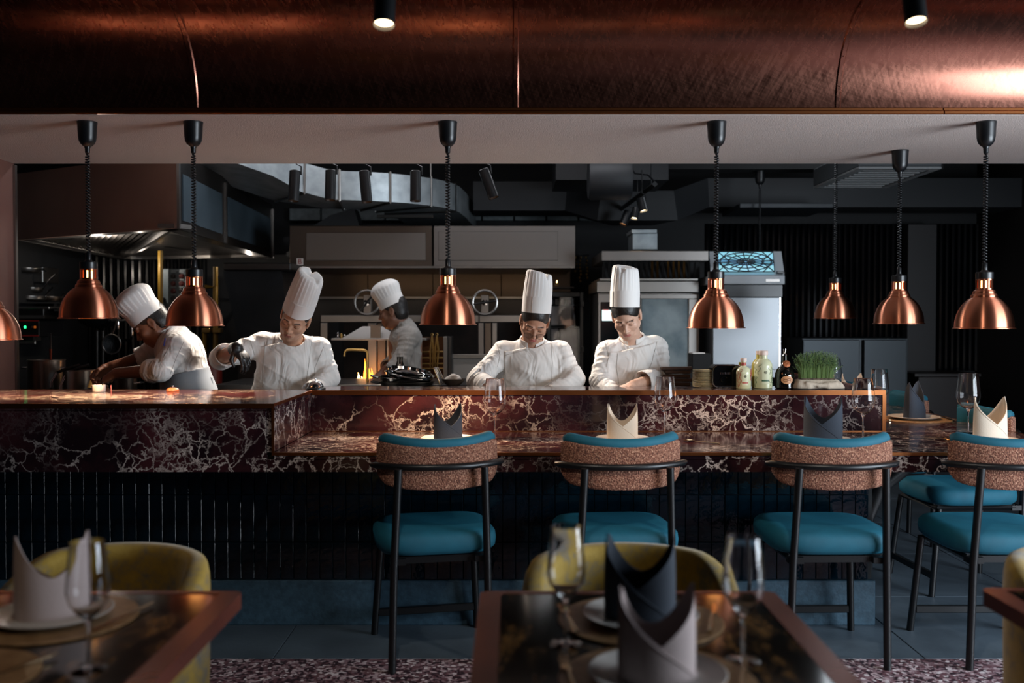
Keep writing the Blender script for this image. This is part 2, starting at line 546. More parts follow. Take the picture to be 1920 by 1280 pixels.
# ------------------------------------------------------------------ materials
def marble(name, base, base2, vein, rough=0.12, sc=1.0):
    m = bpy.data.materials.new(name); m.use_nodes = True
    t = NT(m); b = t.b
    tc = t.n('ShaderNodeTexCoord')
    n1 = t.n('ShaderNodeTexNoise', Scale=4.0 * sc, Detail=6.0, Roughness=0.65)
    t.l(tc.outputs['Object'], n1.inputs['Vector'])
    sub = t.n('ShaderNodeVectorMath', operation='SUBTRACT'); sub.inputs[1].default_value = (0.5, 0.5, 0.5)
    t.l(n1.outputs['Color'], sub.inputs[0])
    scl = t.n('ShaderNodeVectorMath', operation='SCALE'); scl.inputs['Scale'].default_value = 0.28 / sc
    t.l(sub.outputs[0], scl.inputs[0])
    addv = t.n('ShaderNodeVectorMath', operation='ADD')
    t.l(tc.outputs['Object'], addv.inputs[0]); t.l(scl.outputs[0], addv.inputs[1])
    fac = None
    for S, w, ns, lo, hi, seed in ((6.0, 0.028, 1.9, 0.39, 0.55, 0.0), (13.0, 0.055, 2.4, 0.46, 0.60, 3.7), (30.0, 0.10, 2.8, 0.52, 0.64, 9.1)):
        vo = t.n('ShaderNodeTexVoronoi', feature='DISTANCE_TO_EDGE', Scale=S * sc)
        t.l(addv.outputs[0], vo.inputs['Vector'])
        rp = t.n('ShaderNodeValToRGB')
        rp.color_ramp.elements[0].position = 0.0; rp.color_ramp.elements[0].color = (1, 1, 1, 1)
        rp.color_ramp.elements[1].position = w; rp.color_ramp.elements[1].color = (0, 0, 0, 1)
        t.l(vo.outputs['Distance'], rp.inputs['Fac'])
        off = t.n('ShaderNodeVectorMath', operation='ADD'); off.inputs[1].default_value = (seed, seed * 1.3, -seed)
        t.l(tc.outputs['Object'], off.inputs[0])
        mk = t.n('ShaderNodeTexNoise', Scale=ns * sc, Detail=4.0, Roughness=0.6); t.l(off.outputs[0], mk.inputs['Vector'])
        mr = t.n('ShaderNodeMapRange'); mr.inputs['From Min'].default_value = lo; mr.inputs['From Max'].default_value = hi
        t.l(mk.outputs['Fac'], mr.inputs['Value'])
        mu = t.n('ShaderNodeMath', operation='MULTIPLY'); t.l(rp.outputs['Color'], mu.inputs[0]); t.l(mr.outputs['Result'], mu.inputs[1])
        if fac is None: fac = mu.outputs[0]
        else:
            mx = t.n('ShaderNodeMath', operation='MAXIMUM'); t.l(fac, mx.inputs[0]); t.l(mu.outputs[0], mx.inputs[1]); fac = mx.outputs[0]
    cl = t.n('ShaderNodeTexNoise', Scale=1.9 * sc, Detail=3.0); ofc = t.n('ShaderNodeVectorMath', operation='ADD'); ofc.inputs[1].default_value = (4.2, 1.1, 7.7)
    t.l(tc.outputs['Object'], ofc.inputs[0]); t.l(ofc.outputs[0], cl.inputs['Vector'])
    cm = t.n('ShaderNodeMapRange'); cm.inputs['From Min'].default_value = 0.40; cm.inputs['From Max'].default_value = 0.56; cm.inputs['To Min'].default_value = 0.06
    t.l(cl.outputs['Fac'], cm.inputs['Value'])
    mc_ = t.n('ShaderNodeMath', operation='MULTIPLY'); t.l(fac, mc_.inputs[0]); t.l(cm.outputs['Result'], mc_.inputs[1]); fac = mc_.outputs[0]
    nb = t.n('ShaderNodeTexNoise', Scale=3.0 * sc, Detail=5.0); t.l(addv.outputs[0], nb.inputs['Vector'])
    rb = t.n('ShaderNodeValToRGB'); rb.color_ramp.elements[0].position = 0.38; rb.color_ramp.elements[1].position = 0.66
    rb.color_ramp.elements[0].color = lin(base); rb.color_ramp.elements[1].color = lin(base2)
    t.l(nb.outputs['Fac'], rb.inputs['Fac'])
    mix = t.n('ShaderNodeMix', data_type='RGBA')
    t.l(fac, mix.inputs['Factor']); t.l(rb.outputs['Color'], mix.inputs['A']); mix.inputs['B'].default_value = lin(vein)
    t.l(mix.outputs['Result'], b.inputs['Base Color'])
    b.inputs['Roughness'].default_value = rough
    return m

def brushed_copper(name, col, rough):
    m = bpy.data.materials.new(name); m.use_nodes = True
    t = NT(m); b = t.b
    b.inputs['Base Color'].default_value = lin(col); b.inputs['Metallic'].default_value = 1.0
    tc = t.n('ShaderNodeTexCoord')
    nz = t.n('ShaderNodeTexNoise', Scale=1.4, Detail=2.0); t.l(tc.outputs['Object'], nz.inputs['Vector'])
    # two crossing sets of fine brush scratches, faded in and out by a broad noise
    outs = []
    for ang, scl in ((0.35, (46, 5, 5)), (-0.5, (38, 4, 4)), (1.2, (60, 6, 6))):
        mp = t.n('ShaderNodeMapping'); mp.inputs['Rotation'].default_value = (0, ang, 0); t.l(tc.outputs['Object'], mp.inputs['Vector'])
        m2 = t.n('ShaderNodeMapping'); m2.inputs['Scale'].default_value = scl; t.l(mp.outputs[0], m2.inputs['Vector'])
        q = t.n('ShaderNodeTexNoise', Scale=2.0, Detail=2.0); t.l(m2.outputs[0], q.inputs['Vector']); outs.append(q.outputs['Fac'])
    x1 = t.n('ShaderNodeMix'); t.l(nz.outputs['Fac'], x1.inputs['Factor']); t.l(outs[0], x1.inputs['A']); t.l(outs[1], x1.inputs['B'])
    sc = t.n('ShaderNodeMath', operation='ADD'); mh = t.n('ShaderNodeMath', operation='MULTIPLY'); mh.inputs[1].default_value = 0.35
    t.l(outs[2], mh.inputs[0]); t.l(x1.outputs['Result'], sc.inputs[0]); t.l(mh.outputs[0], sc.inputs[1])
    mr = t.n('ShaderNodeMapRange'); mr.inputs['To Min'].default_value = rough - 0.08; mr.inputs['To Max'].default_value = rough + 0.10
    mr.inputs['From Min'].default_value = .35; mr.inputs['From Max'].default_value = 1.0; t.l(sc.outputs[0], mr.inputs['Value']); t.l(mr.outputs['Result'], b.inputs['Roughness'])
    bp = t.n('ShaderNodeBump', Strength=0.02, Distance=0.002); t.l(sc.outputs[0], bp.inputs['Height']); t.l(bp.outputs['Normal'], b.inputs['Normal'])
    rp = t.n('ShaderNodeValToRGB'); rp.color_ramp.elements[0].position = 0.35; rp.color_ramp.elements[1].position = 0.7
    c = lin(col); rp.color_ramp.elements[0].color = (c[0] * .84, c[1] * .82, c[2] * .82, 1); rp.color_ramp.elements[1].color = c
    t.l(sc.outputs[0], rp.inputs['Fac']); t.l(rp.outputs['Color'], b.inputs['Base Color'])
    return m

def terrazzo(name):
    m = bpy.data.materials.new(name); m.use_nodes = True
    t = NT(m); b = t.b
    tc = t.n('ShaderNodeTexCoord')
    vo = t.n('ShaderNodeTexVoronoi', feature='F1', Scale=75.0); t.l(tc.outputs['Object'], vo.inputs['Vector'])
    sep = t.n('ShaderNodeSeparateColor'); t.l(vo.outputs['Color'], sep.inputs[0])
    rp = t.n('ShaderNodeValToRGB'); e = rp.color_ramp.elements
    rp.color_ramp.interpolation = 'CONSTANT'
    e[0].position = 0; e[0].color = lin('#3a2a30'); e[1].position = 0.3; e[1].color = lin('#6d4c52')
    for p, c in ((0.55, '#8b7077'), (0.75, '#b9a3a8'), (0.9, '#d8cccf')):
        q = e.new(p); q.color = lin(c)
    t.l(sep.outputs[0], rp.inputs['Fac']); t.l(rp.outputs['Color'], b.inputs['Base Color'])
    b.inputs['Roughness'].default_value = 0.35
    return m

MARBLE = marble('marble_red', '#1a0f14', '#412024', '#d9cbc4')
COPPER = brushed_copper('copper_sheet', '#8f5f50', 0.25)
COPTRIM = M('copper_trim', '#a8683f', 0.3, 1.0)
SPUN = M('copper_spun', '#d58c6e', 0.38, 1.0, aniso=0.97)
SPUN_IN = M('copper_inside', '#b5714f', 0.45, 1.0)
BLACK = M('black_plastic', '#101215', 0.35)
BLKMETAL = M('black_metal', '#0e1013', 0.38, 0.2, spec=0.6)
BLKDULL = M('black_dull', '#0b0c0e', 0.75)
STEEL = M('steel', '#9a9692', 0.32, 1.0, streak=(1, 1, 60), bump=(4, 0.04))
STEELD = M('steel_dark', '#4c4a49', 0.38, 1.0, bump=(5, 0.05))
CHROME = M('chrome', '#c9c9cb', 0.08, 1.0)
BRASS = M('brass', '#b8965c', 0.28, 1.0)
GALV = M('galvanised', '#a9b1b5', 0.42, 0.6, noise=(9, '#8d969a'))
DUCTBLK = M('duct_black', '#15181c', 0.6, 0.1)
PLASTER = M('plaster', '#d9c9c1', 0.9, bump=(160, 0.35))
DARKWALL = M('wall_dark', '#0c0d10', 0.7)
TILE = M('tile_glaze', '#051a25', 0.06, spec=0.5, noise=(14, '#020a10'), bump=(15, 0.22))
GROUT = M('grout', '#15181b', 0.8)
CONC = M('concrete_blue', '#3b4a55', 0.55, noise=(6, '#2f3b45'), bump=(60, 0.12))
FLOORT = M('floor_grey', '#53606b', 0.45, noise=(4, '#444f59'), bump=(40, 0.08))
PLINTH = M('plinth_stone', '#3c5768', 0.5, noise=(40, '#2f4655'), bump=(90, 0.1))
WHITEP = M('paint_white', '#d9d6d2', 0.6)
GLASS = thin_glass('glass_clear')
WOODP = M('panel_wood', '#7a554b', 0.45, noise=(3, '#6b4a42'))
HOODBROWN = M('hood_brown', '#a98577', 0.42, 0.1, noise=(2, '#9d796c'))
FLUTE = M('flute_tile', '#07090c', 0.18, spec=0.35)

def struct(mb, name, mat, label=None, **kw):
    return mb.build(name, mat, kind='structure', label=label, **kw)

# ------------------------------------------------------------------ room shell
XL, XR, YN, YB = -4.2, 4.6, -3.2, 9.6
floor = struct(MB().box(XL, XR, YN, YB + .2, -0.12, -0.012), 'floor', GROUT, 'dark floor bed below the stone tiles of the dining room and kitchen')
MB().box(XL, XR, YN, 3.97, -0.012, 0.0).build('terrazzo', terrazzo('terrazzo_pink'), floor, label='pink speckled terrazzo in front of the stools')
k = 0
for i in range(-5, 5):
    for j in range(0, 6):
        x0 = 1.71 + .9 * i; y0 = 3.973 + .9 * j
        MB().box(max(x0 + .002, XL), min(x0 + .898, XR), y0 + .002, y0 + .898, -0.0115, RNG.uniform(-.0006, .0006), .0015).build('floor_tile', FLOORT, floor)
MB().box(XL, XR, 9.375, YB, -0.012, 0.0).build('floor_strip', FLOORT, floor)

struct(MB().box(XL, XR, YN, 4.03, 2.75, 2.9), 'ceiling', M('ceil_dark', '#171412', 0.8), 'dark dining room ceiling running up to the copper cove')
struct(MB().box(XL, XR, 4.41, YB + .2, 3.3, 3.45), 'ceiling_kitchen', M('ceil_black', '#08090b', 0.85), 'black kitchen ceiling above the ducts')
struct(MB().box(XL, XR, 4.41, 5.77, 2.33, 3.3), 'ceiling_soffit', PLASTER, 'pale rough plaster soffit that the copper lamps hang from')
wb = struct(MB().box(XL, XR, YB, YB + .2, 0, 3.4), 'wall_back', DARKWALL, 'black back wall of the kitchen')
struct(MB().box(XL - .2, XL, YN, YB + .2, 0, 3.4), 'wall_left', DARKWALL, 'dark left wall')
# right wall with its window opening
wr = MB()
wr.box(XR, XR + .2, YN, 0.5, 0, 3.4); wr.box(XR, XR + .2, 3.7, YB + .2, 0, 3.4)
wr.box(XR, XR + .2, 0.5, 3.7, 0, 0.35); wr.box(XR, XR + .2, 0.5, 3.7, 2.35, 3.4)
struct(wr, 'wall_right', M('wall_room', '#1b1715', 0.85), 'dark right wall with a wide window')
struct(MB().box(XL, XR, YN - .2, YN, 0, 3.0), 'wall_front', _M['wall_room'], 'dark wall behind the camera')
def window(name, x, y0, y1, z0, z1, nm, axis='x', label=''):
    fr = MB()
    def bx(a0, a1, c0, c1, t=0.05):
        if axis == 'x': fr.box(x - t, x + t, a0, a1, c0, c1)
        else: fr.box(a0, a1, x - t, x + t, c0, c1)
    bx(y0, y1, z0, z0 + .06); bx(y0, y1, z1 - .06, z1); bx(y0, y0 + .06, z0 + .06, z1 - .06); bx(y1 - .06, y1, z0 + .06, z1 - .06)
    w = fr.build(name, BLKMETAL, kind='structure', label=label)
    for i in range(1, nm):
        yy = y0 + (y1 - y0) * i / nm; f2 = MB()
        if axis == 'x': f2.box(x - .03, x + .03, yy - .025, yy + .025, z0 + .06, z1 - .06)
        else: f2.box(yy - .025, yy + .025, x - .03, x + .03, z0 + .06, z1 - .06)
        f2.build('mullion', BLKMETAL, w)
    for i in range(nm):
        a = y0 + (y1 - y0) * i / nm + .06; c = y0 + (y1 - y0) * (i + 1) / nm - .06; g = MB()
        if axis == 'x': g.box(x - .004, x + .004, a - .03, c + .03, z0 + .05, z1 - .05)
        else: g.box(a - .03, c + .03, x - .004, x + .004, z0 + .05, z1 - .05)
        g.build('pane', GLASS, w)
window('window_1', XR + .1, 0.5, 3.7, 0.35, 2.35, 3, 'x', 'wide dining room window in the right wall')

# left pillar between dining room and kitchen
pl = struct(MB().box(-3.35, -2.958, 4.95, 5.765, 0, 2.33), 'pillar', WOODP, 'brown panelled pillar at the end of the bar')
MB().box(-2.957, -2.945, 5.75, 5.775, 0, 2.32).build('edge_trim', STEEL, pl, label='thin steel edge')

# concrete block course seen above the grill hood, and the dark flutes on the back wall
for i, px in enumerate(range(545, 1130, 60)):
    a = P(px, 414, 9.56); c = P(px + 57, 392, 9.56)
    MB().box(a.x, c.x, 9.5, 9.6, a.z, c.z, .006).build('block', M('block_grey', '#7e8688', 0.85, noise=(20, '#6d7577')), wb, label='pale concrete block above the hood' if i == 0 else None)
fm = MB()
fm.tube([(0, 0, 0.9), (0, 0, 2.35)], 0.026, 8)
fo = None
for i in range(62):
    x = P(1330 + i * 11.3, 560, 9.5).x
    if fo is None:
        fo = fm.build('flute', FLUTE, wb, smooth=True); fo.location = (x, 9.585, 0)
    else:
        c = fo.copy(); COL.objects.link(c); c.location = (x, 9.585, 0)
for i in range(26):
    x = P(40 + i * 13.5, 560, 9.5).x
    c = fo.copy(); COL.objects.link(c); c.location = (x, 9.585, -0.25)

# ------------------------------------------------------------------ copper cove above the bar
cove = thing('trim_1', 'brushed copper cove running across above the bar, made of long curved sheets', None, (0, 4.41, 2.33))
cove['kind'] = 'structure'
RC = 0.385; YC = 4.41 - RC; ZC = 2.361
seams = [-4.2, -2.90, -1.435, .017, 1.477, 2.93, 4.39, 4.6]
for i in range(len(seams) - 1):
    x0, x1 = seams[i], seams[i + 1]
    rows = []
    for kx in range(9):
        x = x0 + .004 + (x1 - x0 - .008) * kx / 8
        rows.append([(x, YC + RC * math.cos(a), ZC + RC * math.sin(a)) for a in np.linspace(0, PI / 2, 22)])
    MB().grid(rows, thick=.004).build('copper_sheet', COPPER, cove, smooth=True, world=True)
for x in seams[1:-1]:
    rows = []
    for xx in (x - .013, x - .008, x + .008, x + .013):
        r = RC - (.006 if abs(xx - x) < .01 else .002)
        rows.append([(xx, YC + r * math.cos(a), ZC + r * math.sin(a)) for a in np.linspace(0, PI / 2, 22)])
    sm = MB().grid(rows, thick=.003).build('seam_strip', COPPER, cove, smooth=True, world=True, angle=25)
    for a in (.25, .6, .95, 1.3):
        MB().lathe([(0, .003), (.003, .0025), (.0045, 0)], 8, (x, YC + (RC - .009) * math.cos(a), ZC + (RC - .009) * math.sin(a))).build('rivet', COPPER, sm, smooth=True, world=True)
for x0, x1 in ((-4.2, 1.95), (1.952, 4.6)):
    MB().box(x0, x1, 4.385, 4.409, 2.331, 2.345, .002).box(x0, x1, 4.395, 4.409, 2.346, 2.361, .002).build('bottom_trim', COPTRIM, cove, world=True, label='stepped copper strip along the lower edge')
# ------------------------------------------------------------------ marble bar
bar = thing('bar_counter', 'long dark red marble bar with white veins and copper edging, low ledge cut into it', 'counter', (0, 4.5, 0))
YF, YK = 4.08, 4.86          # front face, back of the low ledge
ZT, ZL, ZA = 1.047, 0.84, 0.757
XN, XE, XO, X0 = -1.010, 1.876, 2.515, -2.94
def part(mb, name, mat, **kw): return mb.build(name, mat, bar, world=True, **kw)
part(MB().box(X0, XN, YF + .004, 4.90, ZT - .03, ZT, .002), 'raised_top', MARBLE)
part(MB().box(X0, XN - .03, YF + .002, YF + .03, ZA, ZT - .0315, .001), 'front_panel', MARBLE)
part(MB().box(XN - .028, XN, YF + .004, YK, ZL + .001, ZT - .031, .001), 'notch_side', MARBLE)
part(MB().box(XN + .001, XO, YF + .004, YK - .001, ZL - .03, ZL, .002), 'ledge', MARBLE)
part(MB().box(XN - .028, XO, YF + .002, YF + .03, ZA, ZL - .031, .001), 'apron', MARBLE)
part(MB().box(XN + .001, XE, YK, YK + .03, ZL - .02, ZT - .011, .001), 'back_panel', MARBLE)
part(MB().box(XN + .001, XE, YK + .001, 5.16, ZT - .01, ZT, .001), 'service_top', MARBLE)
part(MB().box(1.62, XE, 5.161, 7.25, ZT - .01, ZT, .001), 'service_top', MARBLE)
part(MB().box(XE - .03, XE, 4.892, 7.25, ZL - .02, ZT - .011, .001), 'back_panel', MARBLE)
part(MB().box(XE + .001, XO, YK, 7.25, ZL - .03, ZL, .002), 'ledge', MARBLE)
part(MB().box(XO - .03, XO - .001, YF + .031, 7.25, ZA, ZL - .031, .001), 'apron', MARBLE)
# copper edging
def edge(*b): part(MB().box(*b), 'edge_trim', COPTRIM)
edge(X0, XN + .004, YF - .004, YF + .003, ZT - .02, ZT + .001)
edge(XN - .006, XN + .004, YF - .004, YF + .003, ZL - .012, ZT - .0205)
edge(XN + .0041, XO, YF - .004, YF + .003, ZL - .012, ZL + .001)
edge(XN, XN + .004, YF + .0031, YK, ZT - .012, ZT + .001)
edge(XN + .0041, XE, YK - .005, YK - .0002, ZT - .024, ZT + .001)
edge(XE - .012, XE + .006, YK - .005, YK - .0002, ZL + .001, ZT - .0245)
edge(XE + .0002, XE + .006, YK, 7.25, ZT - .024, ZT + .001)
edge(XO, XO + .004, YF - .004, 7.25, ZL - .012, ZL + .001)
edge(X0, XN, 4.9002, 4.905, ZT - .02, ZT + .001)
edge(XN + .0041, XE, YK - .006, YK - .001, ZL + .0003, ZL + .004)
# carcass of the bar (painted board behind the stone)
part(MB().box(X0, 1.65, 4.505, 4.84, 0.21, ZA - .005), 'carcass', BLKDULL)
part(MB().box(X0, 1.60, 4.895, 4.94, .21, ZT - .04), 'carcass', BLKDULL)
part(MB().box(X0, XO - .04, 4.115, 4.46, ZA + .004, ZL - .035), 'carcass', BLKDULL)

base = MB().box(X0, 1.668, 4.412, 4.50, 0, .205, .003).build('tiled_plinth', PLINTH, bar, world=True, label='grey stone plinth with tall glossy blue black tiles above it')
MB().box(1.60, 1.668, 4.501, 7.2, 0, .205, .003).build('plinth', PLINTH, base, world=True)
MB().box(X0, 1.66, 4.441, 4.455, .2055, ZA - .002).build('grout_bed', GROUT, base, world=True)
tm = None; tmeshes = {}
for r, (z0, z1) in enumerate(((.207, .378), (.380, .597), (.599, ZA - .003))):
    nx = 0; x = X0 + .012
    while x + .059 < 1.667:
        key = (r,)
        if key not in tmeshes:
            mb = MB()
            w, h = .0583, z1 - z0
            # pillowed glazed tile
            mb.box(-w / 2, w / 2, -.006, .006, -h / 2, h / 2, .0022)
            o = mb.build('tile', TILE, base); tmeshes[key] = o
        else:
            o = tmeshes[key].copy(); COL.objects.link(o)
        o.location = (x + .0295, 4.4335 - 4.5 + RNG.uniform(-.0008, .0008), (z0 + z1) / 2)
        o.rotation_euler = (RNG.normal(0, .006), 0, RNG.normal(0, .009))
        x += .0601
MB().box(1.655, 1.664, 4.50, 7.2, .2055, ZA - .002).build('side_panel', M('base_side', '#070b0f', 0.2), base, world=True)
# curved steel bracket carrying the overhanging end of the ledge
br = MB().box(1.95, 2.35, 4.5, 4.7, .749, .756).build('ledge_bracket', BLKMETAL, bar, world=True, label='curved black steel bracket under the overhanging end')
pts = [(1.695, 4.6, .21), (1.70, 4.6, .45), (1.76, 4.6, .60), (1.88, 4.6, .70), (2.05, 4.6, .748)]
MB().tube(pts, [.03, .03, .034, .038, .04], 8, flat=.5).build('arm', BLKMETAL, br, smooth=True, world=True)

# ------------------------------------------------------------------ copper heat lamps
def lamp_prof():
    k = 1 / 398.0
    return [(54.5 * k, 0), (54.5 * k, 1.2 * k), (51.8 * k, 2.2 * k), (51.6 * k, 8 * k), (51 * k, 14 * k), (49.8 * k, 20 * k), (47.8 * k, 27 * k), (45 * k, 34 * k), (41.2 * k, 41 * k),
            (36 * k, 48 * k), (30 * k, 54 * k), (24 * k, 58 * k), (23.4 * k, 59 * k), (23.8 * k, 60.5 * k), (22.8 * k, 63.5 * k), (20.5 * k, 65.5 * k), (20.5 * k, 67.5 * k), (19 * k, 71 * k), (16 * k, 73 * k)]
def slot_collar():
    """short copper tube with vertical slots cut through it"""
    k = 1 / 398.0; r = 15.4 * k; z0, z1 = 72.5 * k, 93 * k
    n = 12; mb = MB()
    zz = [z0, z0 + .009, z1 - .007, z1]
    def pt(a, z, rr): return (rr * math.cos(a), rr * math.sin(a), z)
    for i in range(n):
        a0 = 2 * PI * i / n; da = 2 * PI / n
        sub = [a0, a0 + da * .31, a0 + da * .69, a0 + da]
        for j in range(3):
            for s in range(3):
                if j == 1 and s == 1: continue
                for rr, fl in ((r, 1), (r - .0016, -1)):
                    q = [pt(sub[s], zz[j], rr), pt(sub[s + 1], zz[j], rr), pt(sub[s + 1], zz[j + 1], rr), pt(sub[s], zz[j + 1], rr)]
                    mb.add(q, [(0, 1, 2, 3)])
    return mb
_lamp_cache = {}
BULBG = M('bulb_glow', '#ffd9a8', 0.4, emit='#ffb060', estr=9.0)
def pendant(px, rim_y, Y, zc, label, power, group='copper heat lamps over the bar'):
    p = P(px, rim_y, Y); zr = p.z
    t = thing('pendant_lamp', label, 'pendant lamp', (p.x, Y, zc), group=group)
    def shared(key, fn, mat, name, z, parent=t):
        if key in _lamp_cache:
            o = _lamp_cache[key].copy(); COL.objects.link(o); o.parent = parent
        else:
            o = fn().build(name, mat, parent, smooth=True, angle=35); _lamp_cache[key] = o
        o.location = (0, 0, z); return o
    k = 1 / 398.0
    shared('canopy', lambda: MB().lathe([(.045, 0), (.0455, -.004), (.044, -.012), (.041, -.07), (.038, -.088), (.032, -.102), (.022, -.112), (.014, -.117), (.013, -.124), (.012, -.124), (.011, -.145), (.006, -.150)], 28), BLACK, 'canopy', 0)
    hz = zr - zc
    sh = shared('shade', lambda: MB().lathe(lamp_prof() + [(a - .0016, b) for a, b in reversed(lamp_prof())], 56, closed=True), SPUN, 'shade', hz)
    shared('collar', slot_collar, SPUN, 'collar', hz, t)
    sk = shared('socket', lambda: MB().lathe([(0, 92 * k), (15.2 * k, 92.2 * k), (15.6 * k, 93.5 * k), (15.6 * k, 105 * k), (14.8 * k, 106 * k), (8 * k, 106.6 * k), (7 * k, 108 * k), (5.2 * k, 110 * k), (5 * k, 122 * k), (4 * k, 123.5 * k), (0, 123.5 * k)], 28), BLACK, 'socket', hz)
    shared('bulb', lambda: MB().lathe([(0, 8 * k), (10 * k, 9 * k), (16 * k, 14 * k), (18 * k, 22 * k), (15 * k, 34 * k), (9 * k, 46 * k), (7 * k, 60 * k), (7 * k, 90 * k), (0, 90 * k)], 20), (BULBG if power > 0 else M('bulb_off', '#c9a080', 0.15)), 'bulb' , hz) if ('bulb', power > 0) not in _lamp_cache else None
    if ('bulb', power > 0) in _lamp_cache:
        o = _lamp_cache[('bulb', power > 0)].copy(); COL.objects.link(o); o.parent = t; o.location = (0, 0, hz)
    else:
        _lamp_cache[('bulb', power > 0)] = _lamp_cache.pop('bulb')
    # coiled cord
    z0 = -.148; z1 = hz + 122 * k
    pts = [(0, 0, z0 + .004)]
    L = z0 - z1; turns = max(8, int(L / .0135)); m = turns * 9
    for i in range(m + 1):
        s = i / m
        # the coil is stretched a little more near the top
        w = s ** 0.93
        a = 2 * PI * turns * w
        rr = .0088 * min(1, i / 8, (m - i) / 8)
        pts.append((rr * math.cos(a), rr * math.sin(a), z0 - L * s))
    MB().tube(pts, .0036, 5).build('cord', BLACK, t, smooth=True, angle=80)
    if power > 0:
        l = bpy.data.lights.new('lamp_light', 'SPOT'); l.energy = power; l.color = WARM
        l.spot_size = math.radians(125); l.spot_blend = 0.5; l.shadow_soft_size = .03
        o = bpy.data.objects.new('lamp_light', l); COL.objects.link(o); o.parent = t
        o.location = (0, 0, hz + .012)
    return t
ZS = 2.33
pendant(-17, 637, 4.56, ZS, 'copper heat lamp cut off by the left picture edge', 52)
pendant(167, 597, 4.56, ZS, 'copper heat lamp hanging just left of the bent over chef', 52)
pendant(365, 611, 4.56, ZS, 'copper heat lamp hanging between the bent over chef and the gloved chef', 66)
pendant(840, 609, 4.56, ZS, 'copper heat lamp hanging alone in front of the steel grill hood', 62)
pendant(1342, 615, 4.56, ZS, 'large copper heat lamp in front of the steel oven', 10)
pendant(1845, 616, 4.56, ZS, 'copper heat lamp nearest the right picture edge', 10)
pendant(1685, 607, 5.33, ZS, 'copper heat lamp second from the right, hung at the back of the soffit', 8)
pendant(1565.5, 597, 6.35, 2.95, 'copper heat lamp third from the right on a dotted looking cord', 6)
pendant(1423.5, 598, 8.2, 2.66, 'smallest copper heat lamp, far back before the machine with the patterned glass', 4)
# little dark beam that carries the far lamp
MB().box(1.3, 3.6, 8.1, 8.3, 2.66, 2.74).build('ceiling_beam', BLKDULL, kind='structure', label='black beam under the kitchen ceiling')
MB().box(1.6, 2.7, 6.28, 6.42, 2.95, 3.03).build('ceiling_beam', BLKDULL, kind='structure', label='black beam behind the soffit')
# ------------------------------------------------------------------ dining room furniture
VELVET = M('velvet_teal', '#065064', 0.75, sheen=0.6, noise=(7, '#085e74'), bump=(120, 0.06))
def boucle_mat():
    m = bpy.data.materials.new('boucle'); m.use_nodes = True; t = NT(m); b = t.b
    tc = t.n('ShaderNodeTexCoord')
    vo = t.n('ShaderNodeTexVoronoi', Scale=230.0); t.l(tc.outputs['Object'], vo.inputs['Vector'])
    nz = t.n('ShaderNodeTexNoise', Scale=170.0, Detail=3.0); t.l(tc.outputs['Object'], nz.inputs['Vector'])
    rp = t.n('ShaderNodeValToRGB'); e = rp.color_ramp.elements
    e[0].position = 0.33; e[0].color = lin('#4e2d24'); e[1].position = 0.7; e[1].color = lin('#cda084')
    q = e.new(0.52); q.color = lin('#915d49')
    t.l(nz.outputs['Fac'], rp.inputs['Fac']); t.l(rp.outputs['Color'], b.inputs['Base Color'])
    bp = t.n('ShaderNodeBump', Strength=0.9, Distance=0.006); t.l(vo.outputs['Distance'], bp.inputs['Height']); t.l(bp.outputs['Normal'], b.inputs['Normal'])
    b.inputs['Roughness'].default_value = 0.9
    return m
BOUCLE = boucle_mat()

def sections(mb, secs):
    """closed cross-section loops joined into one solid"""
    n = len(secs[0]); m = len(secs)
    vs = [p for s in secs for p in s]; fs = []
    for j in range(m - 1):
        for i in range(n):
            i2 = (i + 1) % n
            fs.append((j * n + i, j * n + i2, (j + 1) * n + i2, (j + 1) * n + i))
    fs.append(tuple(range(n - 1, -1, -1))); fs.append(tuple((m - 1) * n + i for i in range(n)))
    return mb.add(vs, fs)

def super_rings(mb, rings, n=48, p=3.5):
    """rings of (half x, half y, z) with squircle outline, capped"""
    vs = []; fs = []
    for hx, hy, z in rings:
        for i in range(n):
            a = 2 * PI * i / n; c, s = math.cos(a), math.sin(a)
            vs.append((hx * math.copysign(abs(c) ** (2 / p), c), hy * math.copysign(abs(s) ** (2 / p), s), z))
    m = len(rings)
    for j in range(m - 1):
        for i in range(n):
            i2 = (i + 1) % n
            fs.append((j * n + i, j * n + i2, (j + 1) * n + i2, (j + 1) * n + i))
    fs.append(tuple(range(n - 1, -1, -1))); fs.append(tuple((m - 1) * n + i for i in range(n)))
    return mb.add(vs, fs)

